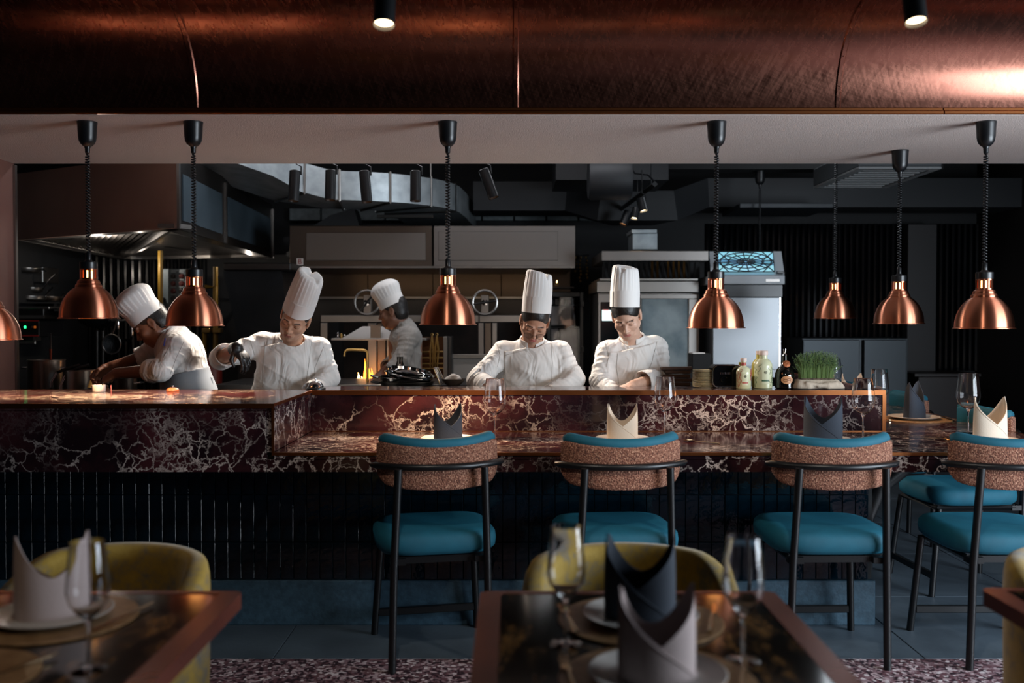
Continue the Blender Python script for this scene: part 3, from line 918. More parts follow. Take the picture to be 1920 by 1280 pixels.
def make_stool():
    t = thing('bar_chair', '', 'chair')
    R = 0.306; yc = -0.245 + R
    def back(mb, r0, r1, zlo, zhi, rnd, amax=50):
        secs = []
        for i in range(27):
            u = -1 + 2 * i / 26
            a = math.radians(amax * u); e = abs(u)
            k = 1 - max(0, (e - .86) / .14) ** 2 * .35
            z0 = zlo + .03 * e ** 3 + (.03 * max(0, (e - .8) / .2) ** 2); z1 = zhi + .022 * e ** 2 - (.012 * max(0, (e - .88) / .12) ** 2)
            rc = (r0 + r1) / 2; hr = (r1 - r0) / 2 * k; zc = (z0 + z1) / 2; hz = (z1 - z0) / 2
            loop = []
            for j in range(20):
                b = 2 * PI * j / 20
                c, s = math.cos(b), math.sin(b)
                rr = rc + hr * math.copysign(abs(c) ** rnd, c); zz = zc + hz * math.copysign(abs(s) ** rnd, s)
                loop.append((rr * math.sin(a), yc - rr * math.cos(a), zz))
            secs.append(loop)
        return sections(mb, secs)
    back(MB(), R - .005, R + .024, .722, .895, .35).build('back_shell', BOUCLE, t, smooth=True, angle=70, label='brown boucle back')
    bc = back(MB(), R - .04, R - .0055, .725, .912, .45).build('backrest', VELVET, t, smooth=True, angle=70, label='teal velvet front')
    # rolled velvet rim over the top edge
    pts = []
    for i in range(27):
        u = -1 + 2 * i / 26; a = math.radians(49.3 * u); rr = R - .006
        z1 = .903 + .022 * u * u - (.010 * max(0, (abs(u) - .88) / .12) ** 2)
        pts.append((rr * math.sin(a), yc - rr * math.cos(a), z1))
    MB().tube(pts, [.018] + [.0235] * 25 + [.018], 10).build('rolled_rim', VELVET, t, smooth=True, angle=80)
    # seat
    super_rings(MB(), [(.205, .2, .455), (.232, .226, .459), (.247, .24, .475), (.25, .243, .50), (.247, .24, .525), (.232, .226, .541), (.19, .19, .548), (.1, .1, .551)], p=4.2).build('seat', VELVET, t, smooth=True, angle=80)
    f = MB()
    f.tube([(-.19, -.2, .44), (-.19, .2, .44), (.19, .2, .44), (.19, -.2, .44)], .015, 4, closed=True)
    f.box(-.18, .18, -.215, -.19, .425, .452); f.box(-.2, -.14, -.24, -.19, .425, .45); f.box(.14, .2, -.24, -.19, .425, .45)
    f.build('seat_frame', BLKMETAL, t)
    for s in (-1, 1):
        MB().tube([(s * .197, -.245, 0), (s * .188, -.25, .42), (s * .172, -.275, .815)], .0155, 12).build('leg', BLKMETAL, t, smooth=True)
        MB().tube([(s * .232, .25, 0), (s * .205, .2, .44)], .0155, 12).build('leg', BLKMETAL, t, smooth=True)
    pts = []
    for i in range(25):
        a = math.radians(-52 + 104 * i / 24); rr = R + .038
        pts.append((rr * math.sin(a), yc - rr * math.cos(a), .818))
    MB().tube(pts, [.008] + [.0135] * 23 + [.008], 12).build('back_rail', BLKMETAL, t, smooth=True, angle=70)
    MB().box(-.215, .215, .225, .248, .085, .118, .003).build('stretcher', BLKMETAL, t)
    return t
stool0 = make_stool()
stools = [
    (-.335, 4.09, 12, 'teal seated bar chair standing under the single copper lamp, first from the marble step'),
    (.43, 4.09, 6, 'teal seated bar chair in front of the cream napkin on the bar'),
    (1.305, 4.09, 1, 'teal seated bar chair in front of the dark napkin near the end of the bar'),
    (2.03, 4.09, 0, 'teal seated bar chair at the right picture edge, its back to us'),
    (2.36, 5.12, 94, 'green backed bar chair sideways at the end of the bar, behind the big wine glass'),
    (2.36, 6.15, 88, 'green backed bar chair sideways behind the dark napkin on its plate'),
    (2.36, 7.15, 90, 'farthest bar chair, sideways behind the small glasses'),
]
for i, (x, y, rz, lab) in enumerate(stools):
    o = stool0 if i == 0 else copy_tree(stool0)
    o.location = (x, y, 0); o.rotation_euler = (0, 0, math.radians(rz)); o['label'] = lab; o['group'] = 'bar chairs along the counter'

# ------------------------------------------------------------------ tableware
NAP_CREAM = M('napkin_cream', '#cfc0ae', 0.85, bump=(260, 0.12))
NAP_GREY = M('napkin_rose', '#b9a8a6', 0.85, bump=(260, 0.12))
NAP_DARK = M('napkin_dark', '#2a3340', 0.8, bump=(260, 0.12))
_nap = {}
def napkin(loc, rz, mat, label, s=1.0, group='folded napkins standing on the settings', lean=0.0):
    key = mat.name
    if key not in _nap:
        t = thing('folded_napkin', '', 'napkin')
        a, b, H = .072, .046, .178
        def wrap(mb, th0, th1, top, off=0.0, nb=25, bottom=None):
            rows = []
            ths = np.linspace(th0, th1, nb)
            for j in range(7):
                row = []
                for th in ths:
                    h = top(th); z0 = 0 if bottom is None else bottom(th)
                    z = z0 + (h - z0) * j / 6
                    fl = 1 + .06 * (z / H) - .10 * (z / H) ** 2
                    row.append(((a + off) * math.cos(th) * fl, (b + off) * math.sin(th) * fl * (1 - .25 * z / H), z))
                rows.append(row)
            return mb.grid(rows, thick=.0022)
        # two peaks at theta = 0 and pi ; dips front (-pi/2) and back (pi/2)
        def peak(c, w): return 1 - min(1, abs(c) / w)
        def back_top(th):
            c = abs(math.cos(th)); return H * (.50 + .50 * c ** 1.9)
        wrap(MB(), 0, PI, back_top, 0).build('back_fold', mat, t, smooth=True, angle=60)
        def front_l(th):     # th from pi to 2pi, falling from the left peak to the right foot
            s = (th - PI) / PI; return H * max(.06, 1 - 1.12 * s ** .82)
        def front_r(th):
            s = (2 * PI - th) / PI; return H * max(.06, 1 - 1.06 * s ** .82)
        wrap(MB(), PI, 2 * PI, front_r, 0.0015).build('inner_fold', mat, t, smooth=True, angle=60)
        wrap(MB(), PI, 2 * PI, front_l, 0.0052).build('front_fold', mat, t, smooth=True, angle=60)
        # hem along the crossing edge
        pts = []
        for s in np.linspace(0.02, .93, 24):
            th = PI + PI * s; z = H * max(.06, 1 - 1.12 * s ** .82) - .006
            fl = 1 + .06 * (z / H) - .10 * (z / H) ** 2
            pts.append(((a + .0068) * math.cos(th) * fl, (b + .0068) * math.sin(th) * fl * (1 - .25 * z / H), z))
        MB().tube(pts, .0013, 5).build('hem', mat, t, smooth=True, angle=80)
        _nap[key] = t
    else:
        t = copy_tree(_nap[key])
    t.location = loc; t.rotation_euler = (0, lean, rz); t.scale = (s, s, s)
    t['label'] = label; t['group'] = group
    return t

GLASSM = M('wine_glass', '#ffffff', 0.0, trans=1.0, ior=1.42)
_gl = {}
def wine_glass(loc, H, wide, label, group='wine glasses'):
    key = (round(H, 3), round(wide, 3))
    if key not in _gl:
        t = thing('wine_glass', '', 'wine glass')
        r = wide / 2; zb = H * .40
        outer = [(.0045, .0065), (.0038, .02), (.0034, zb * .6), (.0042, zb * .9), (.010, zb * 1.0), (r * .55, zb + (H - zb) * .075), (r * .86, zb + (H - zb) * .20), (r, zb + (H - zb) * .34),
                 (r * .985, zb + (H - zb) * .46), (r * .90, zb + (H - zb) * .72), (r * .79, H)]
        inner = [(max(0, a - .0013), z) for a, z in reversed(outer[4:])]
        inner[-1] = (.006, zb + .0035)
        prof = outer + [(r * .785, H + .0006)] + inner + [(0, zb + .003)]
        foot = [(0, 0), (r * .82, 0), (r * .83, .0012), (r * .5, .0032), (.007, .0064), (.0045, .008)]
        MB().lathe(prof, 40, cap=True).build('bowl', GLASSM, t, smooth=True, angle=50)
        MB().lathe(foot, 36, cap=True).build('foot', GLASSM, t, smooth=True, angle=50)
        _gl[key] = t
    else:
        t = copy_tree(_gl[key])
    t.location = loc; t['label'] = label; t['group'] = group
    return t

CERAM = M('ceramic_grey', '#c4bfba', 0.25)
MATM = M('placemat_tan', '#a8845c', 0.45, 0.25, noise=(30, '#8d6b48'), bump=(200, 0.1))
_pl = {}
def plate(loc, r, label, mat=CERAM, group='plates on the settings'):
    key = (r, mat.name)
    if key not in _pl:
        t = MB().lathe([(0, .004), (r * .62, .004), (r * .66, 0), (r * .72, .001), (r * .98, .013), (r, .0155), (r * .985, .0165), (r * .74, .006), (r * .7, .0055), (0, .0055)], 56).build('plate', mat, smooth=True, angle=35)
        _pl[key] = t
    else:
        t = _pl[key].copy(); COL.objects.link(t)
    t.location = loc; return setp(t, label, 'plate', group)
_mt = {}
def placemat(loc, r, label):
    if r not in _mt:
        t = MB().lathe([(0, 0), (r - .001, 0), (r, .001), (r, .002), (r - .001, .003), (0, .003)], 64).build('placemat', MATM, smooth=True, angle=30)
        _mt[r] = t
    else:
        t = _mt[r].copy(); COL.objects.link(t)
    t.location = loc; return setp(t, label, 'placemat', 'round tan placemats')
CUT = M('cutlery', '#c9b28a', 0.18, 1.0)
_ct = {}
def cutlery(kind, loc, rz, label):
    if kind not in _ct:
        mb = MB(); mb.tube([(0, -.1, .003), (0, -.04, .004), (0, .03, .0035)], [.0055, .0045, .003], 8, flat=.5)
        t = mb.build(kind, CUT, smooth=True)
        if kind == 'fork':
            h = MB(); h.tube([(0, .03, .0035), (0, .045, .003), (0, .062, .003)], [.003, .010, .011], 10, flat=.2); hd = h.build('fork_head', CUT, t, smooth=True)
            for k in range(4):
                x = -.0082 + .0055 * k
                MB().tube([(x, .06, .003), (x, .08, .003), (x * .95, .1, .0045)], [.0015, .0014, .0009], 5).build('tine', CUT, hd, smooth=True)
        elif kind == 'knife':
            MB().prism([(-.0035, .03), (.007, .035), (.0075, .09), (.002, .108), (-.0035, .11)], .0012, 'z', .003).build('blade', CUT, t)
        else:
            MB().lathe([(0, 0), (.010, .001), (.018, .004), (.0195, .006), (.018, .0052), (0, .0015)], 20, (0, .055, .0015), sy=1.45).build('spoon_bowl', CUT, t, smooth=True)
        _ct[kind] = t
    else:
        t = copy_tree(_ct[kind])
    t.location = loc; t.rotation_euler = (0, 0, rz)
    return setp(t, label, kind, 'cutlery at the settings')

# settings on the bar ledge
ZLn = ZL + .0002
def setting(x, y, z, nap, nlabel, tag, mat_r=.17, plate_r=.125, nrz=0, ns=1.0, fork=True, knife=True, plate_l=None):
    placemat((x, y, z), mat_r, 'round tan placemat ' + tag)
    plate((x, y, z + .0032), plate_r, plate_l or ('pale plate ' + tag))
    napkin((x, y, z + .0092), nrz, nap, nlabel, ns)
    if fork: cutlery('fork', (x - mat_r + .015, y, z + .0032), .12, 'metal fork ' + tag)
    if knife: cutlery('knife', (x + mat_r - .015, y, z + .0032), -.1, 'metal knife ' + tag)
setting(-.295, 4.46, ZLn, NAP_DARK, 'dark blue grey napkin on the bar above the first bar chair', 'under the dark napkin by the first bar chair', nrz=.5)
setting(.512, 4.46, ZLn, NAP_CREAM, 'cream folded napkin on the bar ledge between the two wine glasses', 'under the cream napkin on the bar', nrz=0, ns=1.03)
setting(1.43, 4.43, ZLn, NAP_DARK, 'dark napkin on the bar ledge near the end of the marble wall', 'under the dark napkin near the end of the marble wall', nrz=-.35, ns=1.12)
setting(2.27, 5.45, ZLn, NAP_DARK, 'dark napkin standing on a plate at the far end of the ledge', 'at the far end of the ledge under the dark napkin', nrz=.9, ns=1.15, mat_r=.2, plate_r=.14)
setting(2.19, 4.42, ZLn, NAP_CREAM, 'cream folded napkin above the right hand bar chair', 'under the cream napkin above the right hand bar chair', nrz=.25, ns=1.12)
setting(2.27, 6.45, ZLn, NAP_CREAM, 'small far cream napkin seen past the end of the planter', 'under the small far cream napkin', nrz=.4, ns=1.1)
cutlery('spoon', (.86, 4.42, ZLn), .9, 'small spoon lying on the bar right of the cream napkin')
cutlery('spoon', (1.62, 4.36, ZLn), -.5, 'small spoon lying on the bar right of the dark napkin')
GH, GW = .285, .108
wine_glass((-.08, 4.55, ZLn), GH, GW, 'wine glass on the bar right of the first dark napkin')
wine_glass((.745, 4.70, ZLn), GH, GW, 'wine glass on the bar right of the cream napkin')
wine_glass((1.655, 4.55, ZLn), GH, GW, 'wine glass in front of the end of the marble wall')
wine_glass((2.255, 4.77, ZLn), .297, .114, 'tall wine glass standing clear at the end of the bar')
wine_glass((2.06, 5.42, ZLn), GH, GW, 'wine glass half hidden behind the end of the marble wall')
wine_glass((2.30, 6.9, ZLn), GH, GW, 'farthest wine glass, beside the green sprouts')

# ------------------------------------------------------------------ foreground tables
def stained_top(name):
    m = bpy.data.materials.new(name); m.use_nodes = True; t = NT(m); b = t.b
    tc = t.n('ShaderNodeTexCoord'); mp = t.n('ShaderNodeMapping'); mp.inputs['Scale'].default_value = (9, 3.5, 1); t.l(tc.outputs['Object'], mp.inputs['Vector'])
    nz = t.n('ShaderNodeTexNoise', Scale=2.2, Detail=6.0, Roughness=0.7); t.l(mp.outputs[0], nz.inputs['Vector'])
    rp = t.n('ShaderNodeValToRGB'); e = rp.color_ramp.elements
    e[0].position = 0.50; e[0].color = lin('#17130f'); e[1].position = 0.66; e[1].color = lin('#8a6238')
    t.l(nz.outputs['Fac'], rp.inputs['Fac']); t.l(rp.outputs['Color'], b.inputs['Base Color'])
    b.inputs['Roughness'].default_value = 0.10
    return m
STAIN = stained_top('stained_top')
BAND = M('table_band', '#8a4a38', 0.25, 0.35, noise=(5, '#7a3f30'))
def table(x0, x1, y0, y1, label, bw=.05):
    cx, cy = (x0 + x1) / 2, (y0 + y1) / 2
    t = thing('dining_table', label, 'table', (cx, cy, 0))
    hx, hy = (x1 - x0) / 2, (y1 - y0) / 2
    o = rounded_rect(-hx, hx, -hy, hy, .025, 6); i = rounded_rect(-hx + bw, hx - bw, -hy + bw * .45, hy - bw * .45, .004, 6)
    n = len(o); mb = MB()
    vs = [(a, b, .75) for a, b in o] + [(a, b, .75) for a, b in i] + [(a, b, .714) for a, b in o] + [(a, b, .714) for a, b in i]
    fs = []
    for k in range(n):
        k2 = (k + 1) % n
        fs += [(k, k2, n + k2, n + k), (2 * n + k2, 2 * n + k, 3 * n + k, 3 * n + k2), (k2, k, 2 * n + k, 2 * n + k2), (n + k, n + k2, 3 * n + k2, 3 * n + k)]
    mb.add(vs, fs); mb.build('edge_band', BAND, t, label='copper coloured border')
    MB().prism(rounded_rect(-hx + bw + .0005, hx - bw - .0005, -hy + bw * .45 + .0005, hy - bw * .45 - .0005, .004, 6), .033, 'z', .7155).build('table_top', STAIN, t, label='glossy dark top with brown clouds')
    MB().lathe([(.035, .03), (.035, .69), (.12, .70), (.12, .713)], 20).build('pedestal', BLKMETAL, t, smooth=True)
    MB().lathe([(0, 0), (.22, 0), (.22, .012), (.05, .028), (.036, .03)], 32).build('foot', BLKMETAL, t, smooth=True)
    return t
table(-.076, .628, 1.60, 2.31, 'dark glossy dining table with copper border, laid with the dark and the rose napkin')
table(-1.36, -.645, 1.60, 2.31, 'dark glossy dining table at the lower left with bright lamp reflections')
table(1.135, 1.85, 1.63, 2.335, 'dining table corner at the right picture edge')
ZD = .7503
def tset(x, y, nap, nl, tag, nrz=0, ns=.97, lean=0):
    placemat((x, y, ZD), .178, 'round tan placemat ' + tag)
    plate((x, y, ZD + .0032), .125, 'pale plate ' + tag)
    napkin((x, y, ZD + .0092), nrz, nap, nl, ns, lean=lean)
    cutlery('fork', (x - .155, y, ZD + .0032), .1, 'metal fork ' + tag)
    cutlery('knife', (x + .155, y, ZD + .0032), -.25, 'metal knife ' + tag)
tset(.278, 2.08, NAP_DARK, 'dark blue grey napkin at the far side of the middle dining table', 'under the dark napkin on the middle table', nrz=-.2, ns=1.0)
tset(.262, 1.73, NAP_GREY, 'rose beige napkin at the near side of the middle dining table', 'under the rose napkin on the middle table', nrz=.12, ns=1.05)
tset(-1.0, 2.09, NAP_GREY, 'pale rose napkin on the lower left dining table', 'under the pale rose napkin on the lower left table', nrz=PI + .45, ns=1.0)
placemat((-1.02, 1.745, ZD), .15, 'round tan placemat nearest us on the lower left table')
cutlery('knife', (-.93, 1.76, ZD + .0032), -.5, 'metal knife on the nearest placemat at lower left')
wine_glass((-.79, 1.79, ZD), .238, .078, 'blurred wine glass on the lower left table')
wine_glass((.108, 1.925, ZD), .238, .078, 'blurred wine glass at the left of the dark napkin on the middle table')
wine_glass((.44, 1.83, ZD), .238, .080, 'blurred wine glass at the right of the rose napkin')

# ------------------------------------------------------------------ mustard tub chairs
def mustard():
    m = bpy.data.materials.new('mustard_fabric'); m.use_nodes = True; t = NT(m); b = t.b
    tc = t.n('ShaderNodeTexCoord'); nz = t.n('ShaderNodeTexNoise', Scale=9.0, Detail=7.0, Roughness=0.75); t.l(tc.outputs['Object'], nz.inputs['Vector'])
    rp = t.n('ShaderNodeValToRGB'); e = rp.color_ramp.elements
    e[0].position = 0.38; e[0].color = lin('#6f6a60'); e[1].position = 0.52; e[1].color = lin('#a5862f')
    q = e.new(0.72); q.color = lin('#b99a45')
    t.l(nz.outputs['Fac'], rp.inputs['Fac']); t.l(rp.outputs['Color'], b.inputs['Base Color'])
    b.inputs['Roughness'].default_value = 0.8; b.inputs['Sheen Weight'].default_value = 0.3
    return m
MUST = mustard()
def tub_chair():
    t = thing('tub_chair', '', 'armchair')
    secs = []
    for i in range(41):
        u = -1 + 2 * i / 40
        a = math.radians(128 * u)
        e = max(0, (abs(u) - .42) / .58)
        zt = .735 - .145 * (e * e * (3 - 2 * e)); ht = .037 * (1 - .35 * max(0, (abs(u) - .95) / .05))
        rx, ry = .262, .272
        loop = []
        for j in range(22):
            b = 2 * PI * j / 22; c, s = math.cos(b), math.sin(b)
            rr = ht * math.copysign(abs(c) ** .5, c); zz = (zt + .22) / 2 + (zt - .22) / 2 * math.copysign(abs(s) ** .28, s)
            fl = 1 + .05 * (zz - .4)
            loop.append(((rx + rr) * math.sin(a) * fl, (ry + rr) * math.cos(a) * fl, zz))
        secs.append(loop)
    sections(MB(), secs).build('tub_back', MUST, t, smooth=True, angle=70)
    super_rings(MB(), [(.2, .2, .30), (.222, .225, .32), (.225, .23, .40), (.21, .215, .44), (.15, .15, .452)], p=2.6).build('seat', M('seat_olive', '#7c6a28', 0.8), t, smooth=True, angle=70)
    super_rings(MB(), [(.2, .2, .245), (.2, .2, .2995)], p=2.6).build('seat_base', BLKDULL, t)
    for sx in (-1, 1):
        for sy in (-1, 1):
            MB().tube([(sx * .2, sy * .2, 0), (sx * .17, sy * .17, .25)], [.012, .019], 10).build('leg', BLKMETAL, t, smooth=True)
    return t
tub0 = tub_chair()
for i, (x, y, rz, lab) in enumerate(((.325, 2.60, 4, 'mustard tub chair behind the middle dining table'), (-1.135, 2.60, -14, 'mustard tub chair behind the lower left dining table'),
                                    (1.66, 2.58, 12, 'mustard tub chair at the right picture edge behind the table corner'))):
    o = tub0 if i == 0 else copy_tree(tub0)
    o.location = (x, y, 0); o.rotation_euler = (0, 0, math.radians(rz)); o['label'] = lab; o['group'] = 'mustard tub chairs'

# ceiling spots of the dining room
for i, (px, py, Y, lab) in enumerate(((720, 47, 2.55, 'black ceiling spot in front of the copper cove, upper middle'), (1718, 42, 2.55, 'black ceiling spot in front of the copper cove, upper right'))):
    p = P(px, py, Y)
    t = thing('ceiling_spot', lab, 'spotlight', (p.x, Y, 2.75), group='dining room spots')
    z = p.z - 2.75; r = .0285
    rot = Matrix.Translation((0, 0, z)) @ Matrix.Rotation(math.radians(-16), 4, 'X')
    MB().lathe([(r - .003, .012), (r - .002, 0), (r, 0), (r, .2), (r - .004, .205), (0, .205)], 28, cap=False).xform(rot).build('body', BLACK, t, smooth=True)
    MB().lathe([(0, .012), (r - .003, .012), (r - .003, .02), (0, .02)], 24).xform(rot).build('lens', M('spot_glow', '#ffe9c8', 0.4, emit='#ffdfb5', estr=7.0), t)
    MB().tube([(0, .0, z + .2), (0, .0, -.02)], .008, 8).build('stem', BLACK, t)
    MB().lathe([(0, 0), (.05, 0), (.05, -.02), (0, -.02)], 24).build('rose', BLACK, t)
# ------------------------------------------------------------------ the kitchen brigade
def cotton(name, col):
    m = M(name, col, 0.85); t = NT(m)
    tc = t.n('ShaderNodeTexCoord')
    mp = t.n('ShaderNodeMapping'); mp.inputs['Scale'].default_value = (1.0, 1.0, .55); mp.inputs['Rotation'].default_value = (0, .5, 0); t.l(tc.outputs['Object'], mp.inputs['Vector'])
    n1 = t.n('ShaderNodeTexNoise', Scale=9.0, Detail=2.0, Roughness=.45, Distortion=1.6); t.l(mp.outputs[0], n1.inputs['Vector'])
    b1 = t.n('ShaderNodeBump', Strength=0.55, Distance=0.05); t.l(n1.outputs['Fac'], b1.inputs['Height'])
    n2 = t.n('ShaderNodeTexNoise', Scale=320.0, Detail=1.0); t.l(tc.outputs['Object'], n2.inputs['Vector'])
    b2 = t.n('ShaderNodeBump', Strength=0.10, Distance=0.002); t.l(n2.outputs['Fac'], b2.inputs['Height']); t.l(b1.outputs['Normal'], b2.inputs['Normal'])
    t.l(b2.outputs['Normal'], t.b.inputs['Normal'])
    return m
COTTON = cotton('cotton_white', '#e3ded9')
COTTON_G = cotton('cotton_shade', '#98948f')  # white cotton greyed, shade at the back put into its colour
PAPER = M('toque_paper', '#ece9e6', 0.8)
HAIR = M('hair_black', '#15100e', 0.45, bump=(90, 0.2))
APRON = M('apron_grey', '#8f9398', 0.85)
TROUSER = M('trouser_black', '#121317', 0.85)
GLOVE = M('glove_black', '#0d0e11', 0.42)
SEAM = M('seam_shade', '#a8a19b', 0.9)
BROW = M('brow_dark', '#3a2820', 0.7)

def skin(name, col, c2):
    m = M(name, col, 0.5, noise=(25, c2))
    m.node_tree.nodes['Principled BSDF'].inputs['Subsurface Weight'].default_value = 0.08
    m.node_tree.nodes['Principled BSDF'].inputs['Subsurface Radius'].default_value = (0.01, 0.004, 0.002)
    return m

def head_field(f, c, R, nb):
    """head modelled in its own frame (face towards -y) and placed with matrix R at c"""
    Rn = np.array(R.to_3x3()); c = np.array(c)
    def w(p): return c + Rn @ np.array(p, float)
    E = lambda p, r, k=0, op='u', q=None: f.ell(w(p), r, k, op, R=(Rn if q is None else Rn @ np.array(q)))
    Cp = lambda a, b, ra, rb, k=0, op='u': f.cap(w(a), w(b), ra, rb, k, op)
    E((0, .018, .035), (.073, .094, .084))
    E((0, -.018, -.03), (.060, .070, .085), .03)
    E((0, -.030, -.078), (.040, .046, .040), .03)
    E((0, -.066, -.100), (.020, .017, .016), .02)
    for s in (-1, 1):
        E((s * .041, -.056, -.028), (.022, .020, .020), .02)
        Cp((s * .055, .0, -.06), (s * .03, -.05, -.095), .016, .014, .02)
        E((s * .031, -.090, .004), (.019, .013, .0105), .008, 's')
        E((s * .031, -.0735, .002), (.0145, .0125, .0125), .004)
        Cp((s * .047, -.071, .020), (s * .014, -.083, .019), .0065, .0075, .010)
    Cp((0, -.080, .012), (0, -.104, -.030), .0065, .0105, .010)
    for s in (-1, 1):
        E((s * .0125, -.092, -.035), (.009, .010, .008), .006)
        E((s * .006, -.101, -.043), (.0035, .005, .004), .002, 's')
    E((0, -.078, -.066), (.028, .014, .024), .012)
    Cp((-.018, -.086, -.0615), (0, -.0925, -.0590), .0045, .0056, .004); Cp((.018, -.086, -.0615), (0, -.0925, -.0590), .0045, .0056, .004)
    Cp((-.015, -.085, -.0705), (.015, -.085, -.0705), .0056, .0056, .004)
    Cp((-.008, -.0885, -.0705), (.008, -.0885, -.0705), .006, .006, .004)
    Cp((-.022, -.0935, -.0655), (.022, -.0935, -.0655), .0022, .0022, .003, 's')
    for s in (-1, 1):
        E((s * .077, .012, -.008), (.008, .020, .032), .006)
        E((s * .086, .006, -.004), (.006, .010, .018), .004, 's')
        E((s * .074, .006, -.038), (.008, .010, .010), .004)
    f.cap(w((0, .022, -.06)), nb, .052, .056, .03)
    return w

def head_pick(c, R):
    Rn = np.array(R.to_3x3()); c = np.array(c)
    def pick(C):
        q = (C - c) @ Rn
        x, y, z = np.abs(q[:, 0]), q[:, 1], q[:, 2]
        out = np.zeros(len(C), int)
        lips = (((x / .021) ** 2 + ((z + .0655) / .0105) ** 2) < 1) & (y < -.078)
        brow = (x > .014) & (x < .045) & (np.abs(z - (.0245 - .10 * (x - .032) * (x > .032) * 1.2)) < .0021) & (y < -.06)
        lash = (((x - .031) / .0155) ** 2 < 1) & (np.abs(z + .0055 - 12 * (x - .031) ** 2) < .0017) & (y < -.062)
        out[lips] = 1; out[brow] = 2; out[lash] = 2
        return out
    return pick

def hand(f, wr, d, n, side=1, curl=0.5, size=1.0, thumb=0.6):
    wr = Vector(wr); d = Vector(d).normalized(); n = Vector(n); n = (n - d * n.dot(d)).normalized(); s = d.cross(n).normalized() * side
    R = np.array([[s.x, d.x, n.x], [s.y, d.y, n.y], [s.z, d.z, n.z]]); z = size
    f.ell(wr + d * .045 * z, (.041 * z, .052 * z, .017 * z), .012, R=R)
    for i, (o, L, r) in enumerate(((.029, .072, .0088), (.010, .080, .0092), (-.010, .075, .0088), (-.028, .058, .0078))):
        p = wr + d * (.082 - .004 * abs(i - 1)) * z + s * o * z - n * .002
        f.cap(wr + d * .05 * z + s * o * .8 * z, p, .012 * z, r * 1.08 * z, .006)
        a = .25 * curl; dirv = d
        for k, q in enumerate((.46, .31, .23)):
            a += curl * (.55 + .25 * k) * (1 + .12 * i)
            dv = d * math.cos(a) + n * math.sin(a) + s * (o * 1.2)
            p2 = p + dv.normalized() * L * q * z
            f.cap(p, p2, r * (1.02 - .08 * k) * z, r * (.96 - .1 * k) * z, .0015)
            p = p2
    p = wr + d * .022 * z + s * .032 * z + n * .004
    q = p + (d * .55 + s * (.62 - .3 * thumb) + n * (.25 + .45 * thumb)).normalized() * .042 * z
    q2 = q + (d * .85 + s * (.15 - .4 * thumb) + n * (.25 + .35 * thumb)).normalized() * .034 * z
    f.cap(wr + d * .012 * z + s * .015 * z, p, .015 * z, .014 * z, .01); f.cap(p, q, .013 * z, .0105 * z, .005); f.cap(q, q2, .0105 * z, .0085 * z, .003)

def foldfn(a, fr, ph, amp=.004):
    def fn(t, x, y, z):
        u = fr * t + ph + 15 * x + 11 * z
        v = fr * 1.6 * t - 24 * z + 17 * x + ph * 2.3
        w = 31 * x - 26 * z + 9 * y + ph
        return amp * ((1 - np.abs(np.sin(u)) ** .8) * -.9 + (1 - np.abs(np.sin(v)) ** .9) * -.6 + .35 * np.sin(w)) + amp * .6
    return fn

